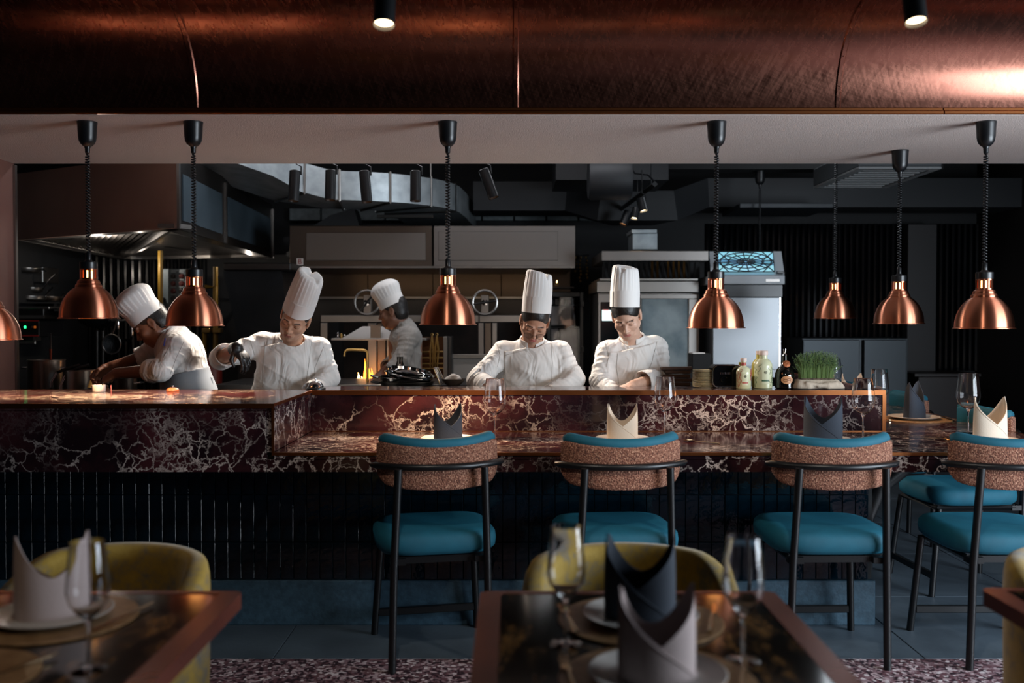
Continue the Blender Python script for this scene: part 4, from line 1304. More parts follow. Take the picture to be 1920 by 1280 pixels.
def toque(parent, base, R, style, rx=.086, ry=.097, phase=0.0, hgt=.225):
    """chef's hat in the frame R with its lower rim centred at base"""
    root = None
    M4 = Matrix.Translation(base) @ R.to_4x4()
    n = 144
    hb = .088 if style == 'tall' else .062
    def ring(sx, sy, zf, pl=0.0, tw=0.0, npl=24):
        out = []
        for i in range(n):
            a = 2 * PI * i / n
            saw = ((a * npl / (2 * PI) + tw) % 1.0)
            k = 1 + pl * (saw - .5)
            out.append(M4 @ Vector((sx * math.cos(a) * k, sy * math.sin(a) * k, zf(a) if callable(zf) else zf)))
        return out
    band = [ring(rx, ry, 0), ring(rx * 1.0, ry * 1.0, hb), ring(rx * .985, ry * .985, hb), ring(rx * .985, ry * .985, .001), ]
    mb = MB(); mb.grid(band + [band[0]], closed_u=True)
    # lap joint of the paper band
    rows = []
    for zf in np.linspace(.001, hb - .001, 4):
        rows.append([M4 @ Vector(((rx + .0022) * math.cos(a), (ry + .0022) * math.sin(a), zf)) for a in np.linspace(-2.2 + phase, -1.75 + phase, 8)])
    hat = mb.build('toque', PAPER, parent, smooth=True, world=True, angle=35, label='white pleated chef hat')
    MB().grid(rows, thick=.001).build('band_lap', PAPER, hat, smooth=True, world=True)
    if style == 'tall':
        H = hgt
        def zt(a, k=1.0):
            c = math.cos(a - phase)
            notch = math.exp(-((c - .42) / .17) ** 2) * .022
            return H + (.010 * -c + .016 * (abs(math.sin(a)) ) * 0 - notch) * k + .004
        rows = [ring(rx * .992, ry * .992, hb - .004), ring(rx * .985, ry * .98, hb + .012, .018), ring(rx * .955, ry * .93, hb + .06, .035), ring(rx * .91, ry * .84, H - .035, .04),
                ring(rx * .87, ry * .78, lambda a: zt(a) - .012, .04), ring(rx * .82, ry * .72, lambda a: zt(a) - .003, .035), ring(rx * .74, ry * .64, lambda a: zt(a), .03),
                ring(rx * .66, ry * .50, lambda a: zt(a) + .001, .02), ring(rx * .52, ry * .34, lambda a: zt(a) - .003, .01), ring(rx * .3, ry * .16, H - .006), ring(rx * .02, ry * .02, H - .008)]
    else:
        rows = [ring(rx * .992, ry * .992, hb - .004), ring(rx * 1.0, ry * 1.0, hb + .01, .02), ring(rx * 1.08, ry * 1.07, hb + .04, .04), ring(rx * 1.14, ry * 1.13, hb + .072, .035),
                ring(rx * 1.13, ry * 1.12, hb + .082, .015), ring(rx * 1.08, ry * 1.07, hb + .092, .004), ring(rx * .95, ry * .95, hb + .107), ring(rx * .75, ry * .75, hb + .121), ring(rx * .45, ry * .45, hb + .131), ring(rx * .15, ry * .15, hb + .135), ring(rx * .01, ry * .01, hb + .135)]
    MB().grid(rows, closed_u=True).build('pleated_crown', PAPER, hat, smooth=True, world=True, angle=50)
    if style != 'tall':
        for a, r in ((.4, .5), (1.9, .5), (-1.2, .55)):
            p = Vector((rx * r * math.cos(a), ry * r * math.sin(a), hb + .128))
            MB().lathe([(.003, .0), (.006, .0012), (.0068, 0)], 14, M4=M4 @ Matrix.Translation(p)).build('vent_eyelet', COTTON_G, hat, smooth=True, world=True)
    return hat

def chef(label, skincol, skin2, lipcol, head, hrot, nb, chest, pelvis, shL, shR, elL, elR, wrL, wrR, foot, jacket=COTTON,
         hat='tall', hat_phase=0.0, hat_tilt=(0, 0, 0), hands=(None, None), cuffs=(.75, .75), hw=.20, cw=.185, flap=None, glove=None, hat_h=.225, hair_low=False, apron=None, seed=0, hat_z=.040, hat_r=(.086, .097), seams_px=(), hair_z=.0):
    sk = skin('skin_' + skincol.strip('#'), skincol, skin2); lip = M('lip_' + lipcol.strip('#'), lipcol, 0.45)
    V3 = lambda p: np.array(P(*p))
    hc = P(*head); nb = V3(nb); ch = V3(chest); pv = V3(pelvis)
    shL, shR, elL, elR, wrL, wrR = map(V3, (shL, shR, elL, elR, wrL, wrR))
    R = Matrix.Rotation(math.radians(hrot[0]), 4, 'Z') @ Matrix.Rotation(math.radians(hrot[1]), 4, 'Y') @ Matrix.Rotation(math.radians(hrot[2]), 4, 'X')
    allp = np.stack([np.array(hc), nb, ch, pv, shL, shR, elL, elR, wrL, wrR])
    lo = allp.min(0) - .22; hi = allp.max(0) + .22; lo[2] = max(lo[2], pv[2] - .12)
    # --- body (skin)
    f = Field(lo, hi, .0034)
    f.cap(ch, nb, .10, .055, .03); f.cap(pv, ch, .12, .12, .03)
    f.cap(shL, shR, .05, .05, .04)
    for sh, el, wr in ((shL, elL, wrL), (shR, elR, wrR)):
        f.cap(sh, el, .046, .041, .02); f.cap(el, wr, .041, .027, .015)
    head_field(f, hc, R, nb)
    gl = None
    for i, (hd, el, wr) in enumerate(((hands[0], elL, wrL), (hands[1], elR, wrR))):
        if hd is None: hd = dict(d=(wr - el), n=(0, 0, -1), curl=.5)
        tgt = f
        if glove == i:
            gl = Field(wr - .16, wr + .16, .003); tgt = gl
            dd = (wr - el) / np.linalg.norm(wr - el)
            gl.cap(wr - dd * .035, wr + dd * .01, .034, .031, 0)
        if glove != i: f.cap(wr - (wr - el) * .1, wr + np.array(Vector(hd['d']).normalized()) * .03, .026, .024, .012)
        hand(tgt, wr, hd['d'], hd['n'], hd.get('side', 1 if i == 0 else -1), hd.get('curl', .5), hd.get('size', 1.0), hd.get('thumb', .6))
    body = field_obj('person', f, [sk, lip, BROW], None, head_pick(hc, R), 1, loc=(foot[0], foot[1], 0))
    setp(body, label, 'person', None)
    if gl is not None: field_obj('glove', gl, GLOVE, body, smooth_it=1, label='black kitchen glove')
    # --- jacket
    j = Field(lo, hi, .0044)
    up = (ch - pv) / np.linalg.norm(ch - pv)
    axis = shR - shL; axis = axis / np.linalg.norm(axis)
    hh = pv + (ch - pv) * .25
    j.cap(hh, ch, hw / 1.35, cw / 1.35, 0, flat=(axis, 1.35), fold=foldfn(1, 6, seed, .0065))
    j.cap(pv - up * .05, hh, hw / 1.30, hw / 1.35, .05, flat=(axis, 1.35), fold=foldfn(1, 5, seed + 2, .006))
    j.cap(ch + up * .03, nb, .11, .066, .05)
    j.cap(shL * .94 + shR * .06, shR * .94 + shL * .06, .064, .064, .06)
    if flap is not None:
        # lapped front panel: a second layer with a clear edge
        x0, x1, zt = flap
        X = j.ax[0][:, None, None]; Y = j.ax[1][None, :, None]; Z = j.ax[2][None, None, :]
        e = np.maximum(np.maximum(j.d - .010, x0 - X), np.maximum(X - x1, Z - zt - (X - x0) * .22)); e = np.maximum(e, Y - ch[1])
        j.d = np.minimum(j.d, e.astype(np.float32))
    for i, (sh, el, wr) in enumerate(((shL, elL, wrL), (shR, elR, wrR))):
        j.cap(sh, el, .066, .060, .035, fold=foldfn(1, 8, seed + i, .007))
        cu = el + (wr - el) * cuffs[i]; dr = (wr - el) / np.linalg.norm(wr - el)
        j.cap(el, cu, .060, .050, .02, fold=foldfn(1, 10, seed + 3 + i, .0065))
        j.cap(cu - dr * .055, cu, .064, .066, .004, fold=foldfn(1, 5, seed + i * 2, .002))
        j.cap(cu + dr * .035, cu + dr * .18, .062, .07, 0, 's')
        j.cap(cu - dr * .02, cu + dr * .10, .046, .056, 0, 's')
    nd = (np.array(hc) - nb); nd = nd / np.linalg.norm(nd)
    fwd = np.array(R.to_3x3() @ Vector((0, -1, 0))); fwd[2] = 0; fwd = fwd / np.linalg.norm(fwd)
    j.cap(nb - nd * .03, nb + nd * .010, .080, .072, .012)
    j.cap(nb + nd * .0, nb + nd * .16, .060, .078, 0, 's')
    jk = field_obj('chef_jacket', j, jacket, body, smooth_it=1, label='white double breasted chef jacket')
    # stand-up collar: a band round the neck, open at the throat
    ax = Vector(nd * .55 + np.array((0, 0, .45))).normalized(); fw = Vector(fwd); fw = (fw - ax * fw.dot(ax)).normalized(); sd_ = fw.cross(ax)
    rows = []
    for q in range(6):
        hh_ = -.022 + .066 * q / 5; rr = .074 - .007 * q / 5
        rows.append([Vector(nb) + ax * (hh_ + .010 * math.cos(a)) + (fw * math.cos(a) * 1.04 + sd_ * math.sin(a)) * rr for a in np.linspace(.22 + .03 * q, 2 * PI - .22 - .03 * q, 40)])
    MB().grid(rows, thick=.005).build('collar', jacket, body, smooth=True, world=True, angle=50)
    # stitched seams on the cloth, toned darker to draw the flap edge's shadow
    from mathutils.bvhtree import BVHTree
    me = jk.data; off = world_loc(jk)
    nv = len(me.vertices); co = np.empty(nv * 3, np.float32); me.vertices.foreach_get('co', co); co = co.reshape(-1, 3) + np.array(off, np.float32)
    li = np.empty(len(me.loops), np.int32); me.loops.foreach_get('vertex_index', li)
    bvh = BVHTree.FromPolygons(co.tolist(), li.reshape(-1, 4).tolist())
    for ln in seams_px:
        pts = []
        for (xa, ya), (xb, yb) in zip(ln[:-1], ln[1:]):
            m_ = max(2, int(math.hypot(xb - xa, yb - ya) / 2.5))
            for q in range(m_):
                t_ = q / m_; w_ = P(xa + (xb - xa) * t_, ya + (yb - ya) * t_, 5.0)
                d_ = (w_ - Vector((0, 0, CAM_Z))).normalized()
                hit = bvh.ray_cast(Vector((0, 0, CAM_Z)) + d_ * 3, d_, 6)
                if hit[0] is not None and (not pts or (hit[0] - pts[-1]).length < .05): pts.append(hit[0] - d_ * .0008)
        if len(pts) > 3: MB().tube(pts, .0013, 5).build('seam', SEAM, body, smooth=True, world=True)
    # --- trousers and shoes (behind the bar)
    tr = MB(); hz = pv[2]
    for s in (-1, 1):
        hx = pv[0] + s * .09 * axis[0]; hy = pv[1] + s * .09 * axis[1]; fx = foot[0] + s * .11 * axis[0]; fy = foot[1] + s * .11 * axis[1]
        tr.tube([(hx, hy, hz + .02), (hx * .7 + fx * .3, hy * .7 + fy * .3, hz * .7), (fx, fy, hz * .42), (fx, fy, .05)], [.125, .105, .08, .075], 16)
    tr.build('trousers', TROUSER, body, smooth=True, world=True)
    for s in (-1, 1):
        fx = foot[0] + s * .11 * axis[0]; fy = foot[1] + s * .11 * axis[1]
        sh = MB(); super_rings(sh, [(.045, .13, 0), (.048, .135, .02), (.045, .125, .05), (.035, .07, .085)], 24, 2.4)
        sh.xform(Matrix.Translation((fx + fwd[0] * .05, fy + fwd[1] * .05, 0)) @ Matrix.Rotation(math.atan2(fwd[0], -fwd[1]), 4, 'Z')).build('shoe', BLKDULL, body, smooth=True, world=True)
    if apron:
        a = Field(lo, hi, .006)
        zc = apron
        a.cap(hh, ch, hw / 1.35 + .004, cw / 1.35 + .004, 0, flat=(axis, 1.35)); a.cap(pv - up * .12, hh, hw / 1.30 + .006, hw / 1.35 + .005, .05, flat=(axis, 1.35), fold=foldfn(1, 9, 1.2, .003))
        Z = a.ax[2][None, None, :]; X = a.ax[0][:, None, None]
        a.d = np.maximum(a.d, (Z - zc - .25 * (X - pv[0])).astype(np.float32))
        field_obj('apron', a, APRON, body, smooth_it=1, label='grey waist apron')
        kx = P(394, 711, pelvis[2] - .06)
        MB().tube([kx + Vector((-.05, -.02, .03)), kx, kx + Vector((.02, -.01, -.05))], [.012, .018, .006], 8).build('apron_knot', APRON, body, smooth=True, world=True)
    # --- hair
    h = Field(np.array(hc) - .15, np.array(hc) + .15, .0036)
    Rn = np.array(R.to_3x3()); w = lambda p: np.array(hc) + Rn @ np.array(p, float)
    h.ell(w((0, .020, .036)), (.078, .099, .089), R=Rn)
    h.ell(w((0, .040, -.02)), (.072, .075, .07), .02, R=Rn)
    h.ell(w((0, -.062, -.054 if hair_low else -.04)), (.071, .082, .116 if hair_low else .130), .006, 's', R=Rn)
    for s in (-1, 1): h.ell(w((s * .078, -.005, -.05)), (.03, .045, .055), .004, 's', R=Rn)
    h.ell(w((0, .02, -.13)), (.11, .12, .055), .006, 's', R=Rn)
    if not hair_low: h.ell(w((0, .02, .15)), (.14, .15, .075), 0, 's', R=Rn)
    field_obj('hair', h, HAIR, body, smooth_it=1, label='short black hair')
    T = R @ Matrix.Rotation(math.radians(hat_tilt[0]), 4, 'X') @ Matrix.Rotation(math.radians(hat_tilt[1]), 4, 'Y')
    hb = Vector(w((0, .012, hat_z)))
    toque(body, hb, T, hat, hat_r[0], hat_r[1], phase=hat_phase, hgt=hat_h)
    return body, w

V = Vector
# bent over chef at the stove, in profile
c1, w1 = chef('chef in profile bending over the pots at left, short sleeves rolled, dark hands busy', '#8d5b42', '#7c4d37', '#7a4234', (282, 606, 5.40), (-76, 0, 40), (322, 628, 5.43), (338, 664, 5.43), (362, 770, 5.46),
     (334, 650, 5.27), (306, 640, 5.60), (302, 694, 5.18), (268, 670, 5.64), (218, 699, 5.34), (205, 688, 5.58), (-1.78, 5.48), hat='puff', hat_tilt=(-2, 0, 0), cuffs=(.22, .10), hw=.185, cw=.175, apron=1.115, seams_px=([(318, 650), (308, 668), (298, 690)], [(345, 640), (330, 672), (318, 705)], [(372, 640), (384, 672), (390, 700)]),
     hands=(dict(d=(-.85, .05, -.5), n=(.3, .5, -.8), curl=.75, side=-1), dict(d=(-.8, -.2, -.55), n=(.4, -.6, -.7), curl=.8, side=1)), seed=1, hat_z=.030, hat_r=(.092, .102))
# gloved chef sprinkling
c2, w2 = chef('chef with tilted tall hat sprinkling something with a black gloved hand', '#c79a7e', '#b98a70', '#a5685a', (554, 595, 5.25), (6, 21, 36), (546, 646, 5.43), (542, 678, 5.44), (532, 815, 5.48),
     (489, 645, 5.43), (600, 655, 5.46), (414, 672, 5.30), (616, 708, 5.42), (443, 652, 5.09), (575, 745, 5.20), (-1.26, 5.5), hat='tall', hat_phase=.5, cuffs=(.30, .72), hw=.205, cw=.18, hat_h=.235, hat_tilt=(-7, 2, 0), hat_z=.042,
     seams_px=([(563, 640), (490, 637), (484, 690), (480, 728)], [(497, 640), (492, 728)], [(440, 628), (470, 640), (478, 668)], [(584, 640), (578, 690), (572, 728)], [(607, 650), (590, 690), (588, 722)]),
     glove=0, hands=(dict(d=(.55, -.25, -.62), n=(-.45, .35, -.75), curl=.55, side=-1, thumb=.9, size=1.02), None), flap=(-1.42, -1.12, 1.245), seed=2, hat_r=(.083, .096))
# chef with glasses
c3, w3 = chef('chef with round glasses looking down at the bar, tall hat glowing on its left side', '#c3937a', '#b5866c', '#b0675f', (1003, 601, 5.29), (4, 7, 41), (997, 647, 5.45), (1002, 684, 5.47), (1000, 815, 5.50),
     (944, 662, 5.47), (1052, 664, 5.46), (896, 712, 5.38), (1076, 712, 5.38), (938, 748, 5.22), (1022, 750, 5.22), (.12, 5.52), hat='tall', hat_phase=.2, cuffs=(.42, .72), hw=.195, cw=.165, hat_h=.215, flap=(-.035, .30, 1.222), hair_low=True, seed=3, hat_tilt=(-37, -3, 0), hat_z=.050, hat_r=(.080, .090),
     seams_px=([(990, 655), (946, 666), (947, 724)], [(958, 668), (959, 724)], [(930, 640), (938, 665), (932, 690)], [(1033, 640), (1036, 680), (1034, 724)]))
# chef at the right
c4, w4 = chef('chef with smooth tied back hair and square topped tall hat before the oven', '#d6ae98', '#c89d86', '#b9776c', (1174, 591, 5.29), (-14, -5, 41), (1186, 642, 5.46), (1184, 682, 5.47), (1184, 815, 5.50),
     (1140, 662, 5.43), (1230, 652, 5.50), (1126, 714, 5.36), (1240, 706, 5.38), (1152, 750, 5.22), (1188, 722, 5.20), (.67, 5.52), hat='tall', hat_phase=-.6, cuffs=(.8, .62), hw=.195, cw=.165, hat_h=.215, flap=(.545, .80, 1.215), hair_low=True, seed=4, hat_tilt=(-39, 6, 0), hat_z=.050, hat_r=(.080, .090),
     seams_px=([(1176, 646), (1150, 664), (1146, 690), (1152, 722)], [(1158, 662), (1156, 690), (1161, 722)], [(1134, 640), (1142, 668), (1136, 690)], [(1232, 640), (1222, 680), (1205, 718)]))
# chef at the grill in the back
c5, w5 = chef('chef at the back by the grill, in profile, jacket toned grey as in shade and pleated hat', '#855c48', '#744d3b', '#704034', (736, 583, 6.93), (-98, 0, 14), (757, 612, 6.95), (760, 640, 6.95), (760, 760, 6.98),
     (768, 630, 6.79), (756, 630, 7.13), (752, 676, 6.71), (742, 676, 7.15), (730, 706, 6.67), (716, 700, 6.93), (-.80, 7.01), hat='puff', hat_tilt=(12, 0, 0), cuffs=(.55, .5), hw=.16, cw=.15, jacket=COTTON_G, seed=5, hat_z=.034)

# round glasses of the third chef
gm = MB()
for s in (-1, 1):
    gm.tube([Vector(w3((s * .032 + .022 * math.cos(a), -.101 + .004 * math.cos(a) * s, -.024 + .019 * math.sin(a)))) for a in np.linspace(0, 2 * PI, 28, endpoint=False)], .0011, 5, closed=True)
    gm.tube([Vector(w3((s * .054, -.097, -.020))), Vector(w3((s * .074, -.05, -.006))), Vector(w3((s * .079, .005, .010)))], .0011, 5)
gm.tube([Vector(w3((-.011, -.104, -.02))), Vector(w3((0, -.110, -.015))), Vector(w3((.011, -.104, -.02)))], .0011, 5)
gl = gm.build('glasses', M('wire_frame', '#6f5648', 0.3, 0.8), c3, smooth=True, world=True, label='thin round wire glasses')
for s in (-1, 1):
    rows = [[Vector(w3((s * .032 + k * .021 * math.cos(a), -.101, -.024 + k * .018 * math.sin(a)))) for a in np.linspace(0, 2 * PI, 20, endpoint=False)] for k in (.05, .5, .98)]
    MB().grid(rows, thick=.001, closed_u=True).build('lens', GLASS, gl, smooth=True, world=True)
# pen in the sleeve pocket of the first chef
MB().tube([P(310, 634, 5.205), P(307, 648, 5.20)], .004, 8).build('pen', M('pen_blue', '#2b2f6b', 0.3), c1, smooth=True, world=True, label='blue pen in the sleeve pocket')
# ------------------------------------------------------------------ kitchen equipment
def bxp(mb, px0, py0, px1, py1, Y, depth, c=0.0):
    """box whose front face covers the given pixels at distance Y"""
    a = P(px0, py1, Y); b = P(px1, py0, Y)
    return mb.box(a.x, b.x, Y, Y + depth, a.z, b.z, c)
def boxpart(name, mat, parent, px0, py0, px1, py1, Y, depth, c=0.0, **kw):
    return bxp(MB(), px0, py0, px1, py1, Y, depth, c).build(name, mat, parent, world=True, **kw)
SIGNW = M('sign_white', '#cfc4bd', 0.5)
REDP = M('red_paint', '#8e2320', 0.5)
STEELW = M('steel_warm', '#8f8a86', 0.36, 1.0, bump=(3, 0.06))
SPLASH = M('steel_splash', '#4d433b', 0.3, 1.0, bump=(4, 0.06))
BRONZE = M('steel_smoked', '#6d6259', 0.34, 1.0, bump=(4, 0.05))

# work counter the brigade stands at, and the one with the stove behind
wc = thing('work_counter', 'stainless work counter behind the marble bar', 'counter', (0, 5.2, 0))
MB().box(-2.75, 1.58, 5.17, 5.24, .93, .97, .004).build('worktop', STEEL, wc, world=True)
MB().box(-2.75, 1.58, 5.18, 5.20, 0, .929).build('panel', STEELD, wc, world=True)
st = thing('stove_counter', 'stainless stove counter under the dark pots at left', 'counter', (-2.4, 6.2, 0))
MB().box(-2.94, -1.95, 5.85, 6.7, .83, .88, .004).build('worktop', STEELD, st, world=True)
MB().box(-2.9, -1.98, 5.88, 6.66, 0, .829).build('cabinet', STEELD, st, world=True)
gc = thing('grill_counter', 'dark steel counter in front of the open grill', 'counter', (-.9, 6.3, 0))
MB().box(-1.85, .18, 6.0, 6.65, .96, 1.0, .004).build('worktop', STEELD, gc, world=True)
MB().box(-1.8, .15, 6.03, 6.62, 0, .959).build('cabinet', STEELD, gc, world=True)

# ---- extraction hood at left (skewed box, baffle filters seen from below)
hA = thing('extractor_hood', 'large brown and dark steel extractor hood over the stove at left', 'extractor hood', (-2.9, 7.8, 1.98))
zb, zt = 1.983, 2.46
A, B, C_, D = V((-3.616, 7.05, 0)), V((-2.127, 6.15, 0)), V((-2.25, 9.11, 0)), V((-3.79, 9.45, 0))
def wall_slab(p, q, z0, z1, t, inn):
    n = (q - p).cross(V((0, 0, 1))).normalized() * t
    if n.dot(inn - p) < 0: n = -n
    pts = [p, q, q + n, p + n]
    return MB().hexa([tuple(V((a.x, a.y, z0))) for a in pts] + [tuple(V((a.x, a.y, z1))) for a in pts])
cen = (A + B + C_ + D) / 4
wall_slab(A, B, zb, zt, .02, cen).build('front_panel', HOODBROWN, hA, world=True, label='smooth brown front')
wall_slab(B + V((0, .02, 0)), C_, zb, zt, .02, cen).build('side_panel', STEELD, hA, world=True)
wall_slab(C_, D, zb, zt, .02, cen).build('back_panel', STEELD, hA, world=True)
wall_slab(D, A, zb, zt, .02, cen).build('side_panel', STEELD, hA, world=True)
MB().hexa([(p.x, p.y, zt) for p in (A, B, C_, D)] + [(p.x, p.y, zt + .02) for p in (A, B, C_, D)]).build('top', STEELD, hA, world=True)
# framed dark sheets and trims on the side face
for s0, s1 in ((.04, .37), (.43, .96)):
    a = B.lerp(C_, s0); c = B.lerp(C_, s1)
    wall_slab(a, c, zb + .06, zb + .36, .008, a + V((10, 0, 0))).build('side_sheet', M('sheet_slate', '#4f5e68', 0.4, 0.4, noise=(3, '#43515a')), hA, world=True)
for s in (.0, .40, .99):
    a = B.lerp(C_, s); c = B.lerp(C_, s + .012)
    wall_slab(a, c, zb, zt - .02, .016, a + V((10, 0, 0))).build('corner_trim', STEEL, hA, world=True)
wall_slab(A.lerp(B, .0), A.lerp(B, .008), zb, zt, .012, A + V((-1, -10, 0))).build('corner_trim', STEEL, hA, world=True)
for sgn, (p, q) in enumerate(((A, B), (B, C_), (C_, D), (D, A))):
    n = (q - p).cross(V((0, 0, 1))).normalized()
    if n.dot(cen - p) < 0: n = -n
    pts = [p + n * .022, q + n * .022, q + n * .12, p + n * .12]
    MB().hexa([(a.x, a.y, zb + .002) for a in pts] + [(a.x, a.y, zb + .03) for a in pts]).build('gutter_lip', STEEL, hA, world=True)
# sloping filter bank (left) and plain warm sheet (right)
E0 = PZ(300, 434, zb + .03); E1 = PZ(252, 487, zb + .03)
Ai = A.lerp(cen, .08); Di = D.lerp(cen, .06); Bi = B.lerp(cen, .06); Ci = C_.lerp(cen, .05)
def zof(s): return zb + .045 + .16 * s
MB().add([(Bi.x, Bi.y, zb + .035), (Ci.x, Ci.y, zb + .03), (Di.x, Di.y, zb + .03), (cen.x, cen.y, zb + .16)], [(0, 1, 3), (1, 2, 3)]).build('inner_sheet', STEELW, hA, world=True)
MB().add([(Bi.x, Bi.y, zb + .09), (Di.x, Di.y, zb + .09), (Ai.x, Ai.y, zb + .09)], [(0, 1, 2)]).build('filter_back', BLKDULL, hA, world=True)
nS = 19
for i in range(nS):
    s = .10 + .87 * (i + .5) / nS
    a0 = Ai.lerp(Di, s); a1 = Ai.lerp(Bi, s)
    a0 = V((a0.x, a0.y, zb + .028)); a1 = V((a1.x, a1.y, zb + .034))
    n_ = (a1 - a0).cross(V((0, 0, 1))).normalized(); n_ = n_ if n_.y > 0 else -n_
    dx = n_ * .035 + V((0, 0, -.022)); up = V((0, 0, .005))
    MB().hexa([tuple(a0 - dx), tuple(a0 + dx), tuple(a1 + dx), tuple(a1 - dx), tuple(a0 - dx + up), tuple(a0 + dx + up), tuple(a1 + dx + up), tuple(a1 - dx + up)]).build('filter_slat', STEELW, hA, world=True)
MB().tube([(Bi.x, Bi.y, zb + .03), (cen.x, cen.y, zb + .05), (Di.x, Di.y, zb + .03)], .02, 6).build('filter_rail', STEEL, hA, world=True)
for _p, _e in (((-2.38, 8.75, 1.93), 4), ((-3.0, 7.0, 1.90), 5), ((-3.3, 8.6, 1.90), 4)):  # added point lights without a body, brightening the hood underside
    l = bpy.data.lights.new('hood_fill', 'POINT'); l.energy = _e; l.color = NEUT; l.shadow_soft_size = 0.0
    o = bpy.data.objects.new('hood_fill', l); COL.objects.link(o); o.location = _p

# ---- grill hood with the B sign
hB = thing('grill_hood', 'long stainless hood over the grill with a small red letter sign', 'extractor hood', (-.65, 7.9, 1.83))
boxpart('left_box', BRONZE, hB, 543, 423, 810, 499, 7.9, 1.5, .004)
boxpart('right_box', STEELW, hB, 813, 423, 1079, 499, 7.9, 1.5, .004)
for (a, b, c, d) in ((574, 436, 798, 488), (822, 434, 1046, 488)):
    f_ = MB(); bxp(f_, a, b, c, d, 7.893, .006, .002); f_.build('front_sheet', STEELW, hB, world=True)
sg = boxpart('sign', SIGNW, hB, 556, 484, 568.5, 497, 7.895, .004, .001, label='white sign with a red B')
text_mesh('letter', 'B', .058, REDP, sg, P(562.3, 490.6, 7.892))
boxpart('gutter', STEEL, hB, 545, 498.5, 1078, 502.5, 7.9, .03)
# smoked steel splash wall under the hood
sp = thing('splash_wall', 'smoked steel splash wall behind the grill', 'panel', (-.65, 9.3, 0))
for i, px in enumerate((560, 690, 812, 940)):
    boxpart('steel_sheet', SPLASH, sp, px, 470, (689.4, 811.4, 939.4, 1070)[i] if i else 689.4, 560, 9.25, .02, .003)
boxpart('lower_sheet', STEELD, sp, 560, 561, 1070, 760, 9.25, .02)
boxpart('rail', STEEL, sp, 560, 556, 1068, 560, 9.2, .04)
area_light('hood_glow', (-.65, 8.6, 1.80), (-.65, 9.25, 1.5), 1.9, .25, .9, (1.0, .72, .42))

# dark sheet to the left of the grill (side of an appliance)
ds = MB(); q = [P(418, 508, 7.6), P(528, 508, 7.6), P(545, 640, 7.6), P(448, 640, 7.6)]
ds.hexa([tuple(p) for p in (q[3], q[2], q[2] + V((0, .5, 0)), q[3] + V((0, .5, 0)))] + [tuple(p) for p in (q[0], q[1], q[1] + V((0, .5, 0)), q[0] + V((0, .5, 0)))])
setp(ds.build('smoker_cabinet', M('sheet_dark', '#23272b', 0.4, 0.7, noise=(5, '#1b1f23')), smooth=False), 'dark sloping steel cabinet behind the gloved chef', 'cabinet')
_sc = bpy.data.objects['smoker_cabinet']
boxpart('cabinet_top', STEELD, _sc, 418, 492, 545, 507, 7.58, .55, .01); boxpart('cabinet_base', STEELD, _sc, 448, 641, 545, 960, 7.6, .5)

# ---- open grill with hand wheels
gr = thing('open_grill', 'open charcoal grill in a steel frame with two hand wheels', 'grill', (-.7, 7.6, 0))
boxpart('top_bar', STEELW, gr, 601, 591, 898, 604, 7.55, .06, .004)
boxpart('top_bar', STEELW, gr, 899, 591, 1012, 604, 7.55, .06, .004)
boxpart('post', STEELW, gr, 601, 605, 614, 760, 7.55, .06, .004)
boxpart('post', STEELW, gr, 690, 605, 706, 760, 7.56, .05, .003)
boxpart('post', BRONZE, gr, 708, 605, 723, 760, 7.57, .04, .003)
boxpart('post', STEELW, gr, 725, 605, 735, 760, 7.56, .05, .003)
boxpart('post', STEELW, gr, 897, 605, 907, 760, 7.55, .06, .003)
boxpart('post', BRONZE, gr, 909, 605, 921, 760, 7.56, .05, .003)
boxpart('post', STEELW, gr, 923, 605, 932, 760, 7.55, .06, .003)
boxpart('firebox_back', M('fire_brick', '#241c18', 0.9, noise=(8, '#15110f')), gr, 603, 596, 1030, 760, 8.6, .03)
boxpart('firebox_side', BLKDULL, gr, 600, 604, 604, 760, 7.62, 1.0)
boxpart('lower_panel', STEELW, gr, 838, 664, 1008, 672, 7.5, .04, .003)
boxpart('lower_panel', M('board_grey', '#8a837c', 0.6), gr, 838, 672, 1008, 760, 7.52, .03)
boxpart('hearth', BLKDULL, gr, 605, 724, 840, 770, 7.3, .9)
for px, py, ang in ((688, 567, .9), (909, 567, .15)):
    c = P(px, py, 7.45); wl = MB()
    wl.tube([(c.x + .093 * math.cos(a), c.y, c.z + .093 * math.sin(a)) for a in np.linspace(0, 2 * PI, 40, endpoint=False)], .010, 8, closed=True)
    w_ = wl.build('hand_wheel', STEEL, gr, smooth=True, world=True)
    MB().tube([(c.x - .09 * math.cos(ang), c.y, c.z - .09 * math.sin(ang)), (c.x, c.y, c.z), (c.x + .09 * math.cos(ang), c.y, c.z + .09 * math.sin(ang))], [.012, .020, .012], 6, flat=.5).build('spoke', STEELD, w_, world=True)
    MB().lathe([(0, -.02), (.022, -.018), (.024, 0), (0, .003)], 20, M4=Matrix.Translation(c) @ Matrix.Rotation(PI / 2, 4, 'X')).build('hub', CHROME, w_, smooth=True, world=True)
    MB().box(c.x - .03, c.x + .03, c.y + .02, c.y + .09, c.z - .10, c.z + .06, .003).build('axle_plate', STEELW, gr, world=True)
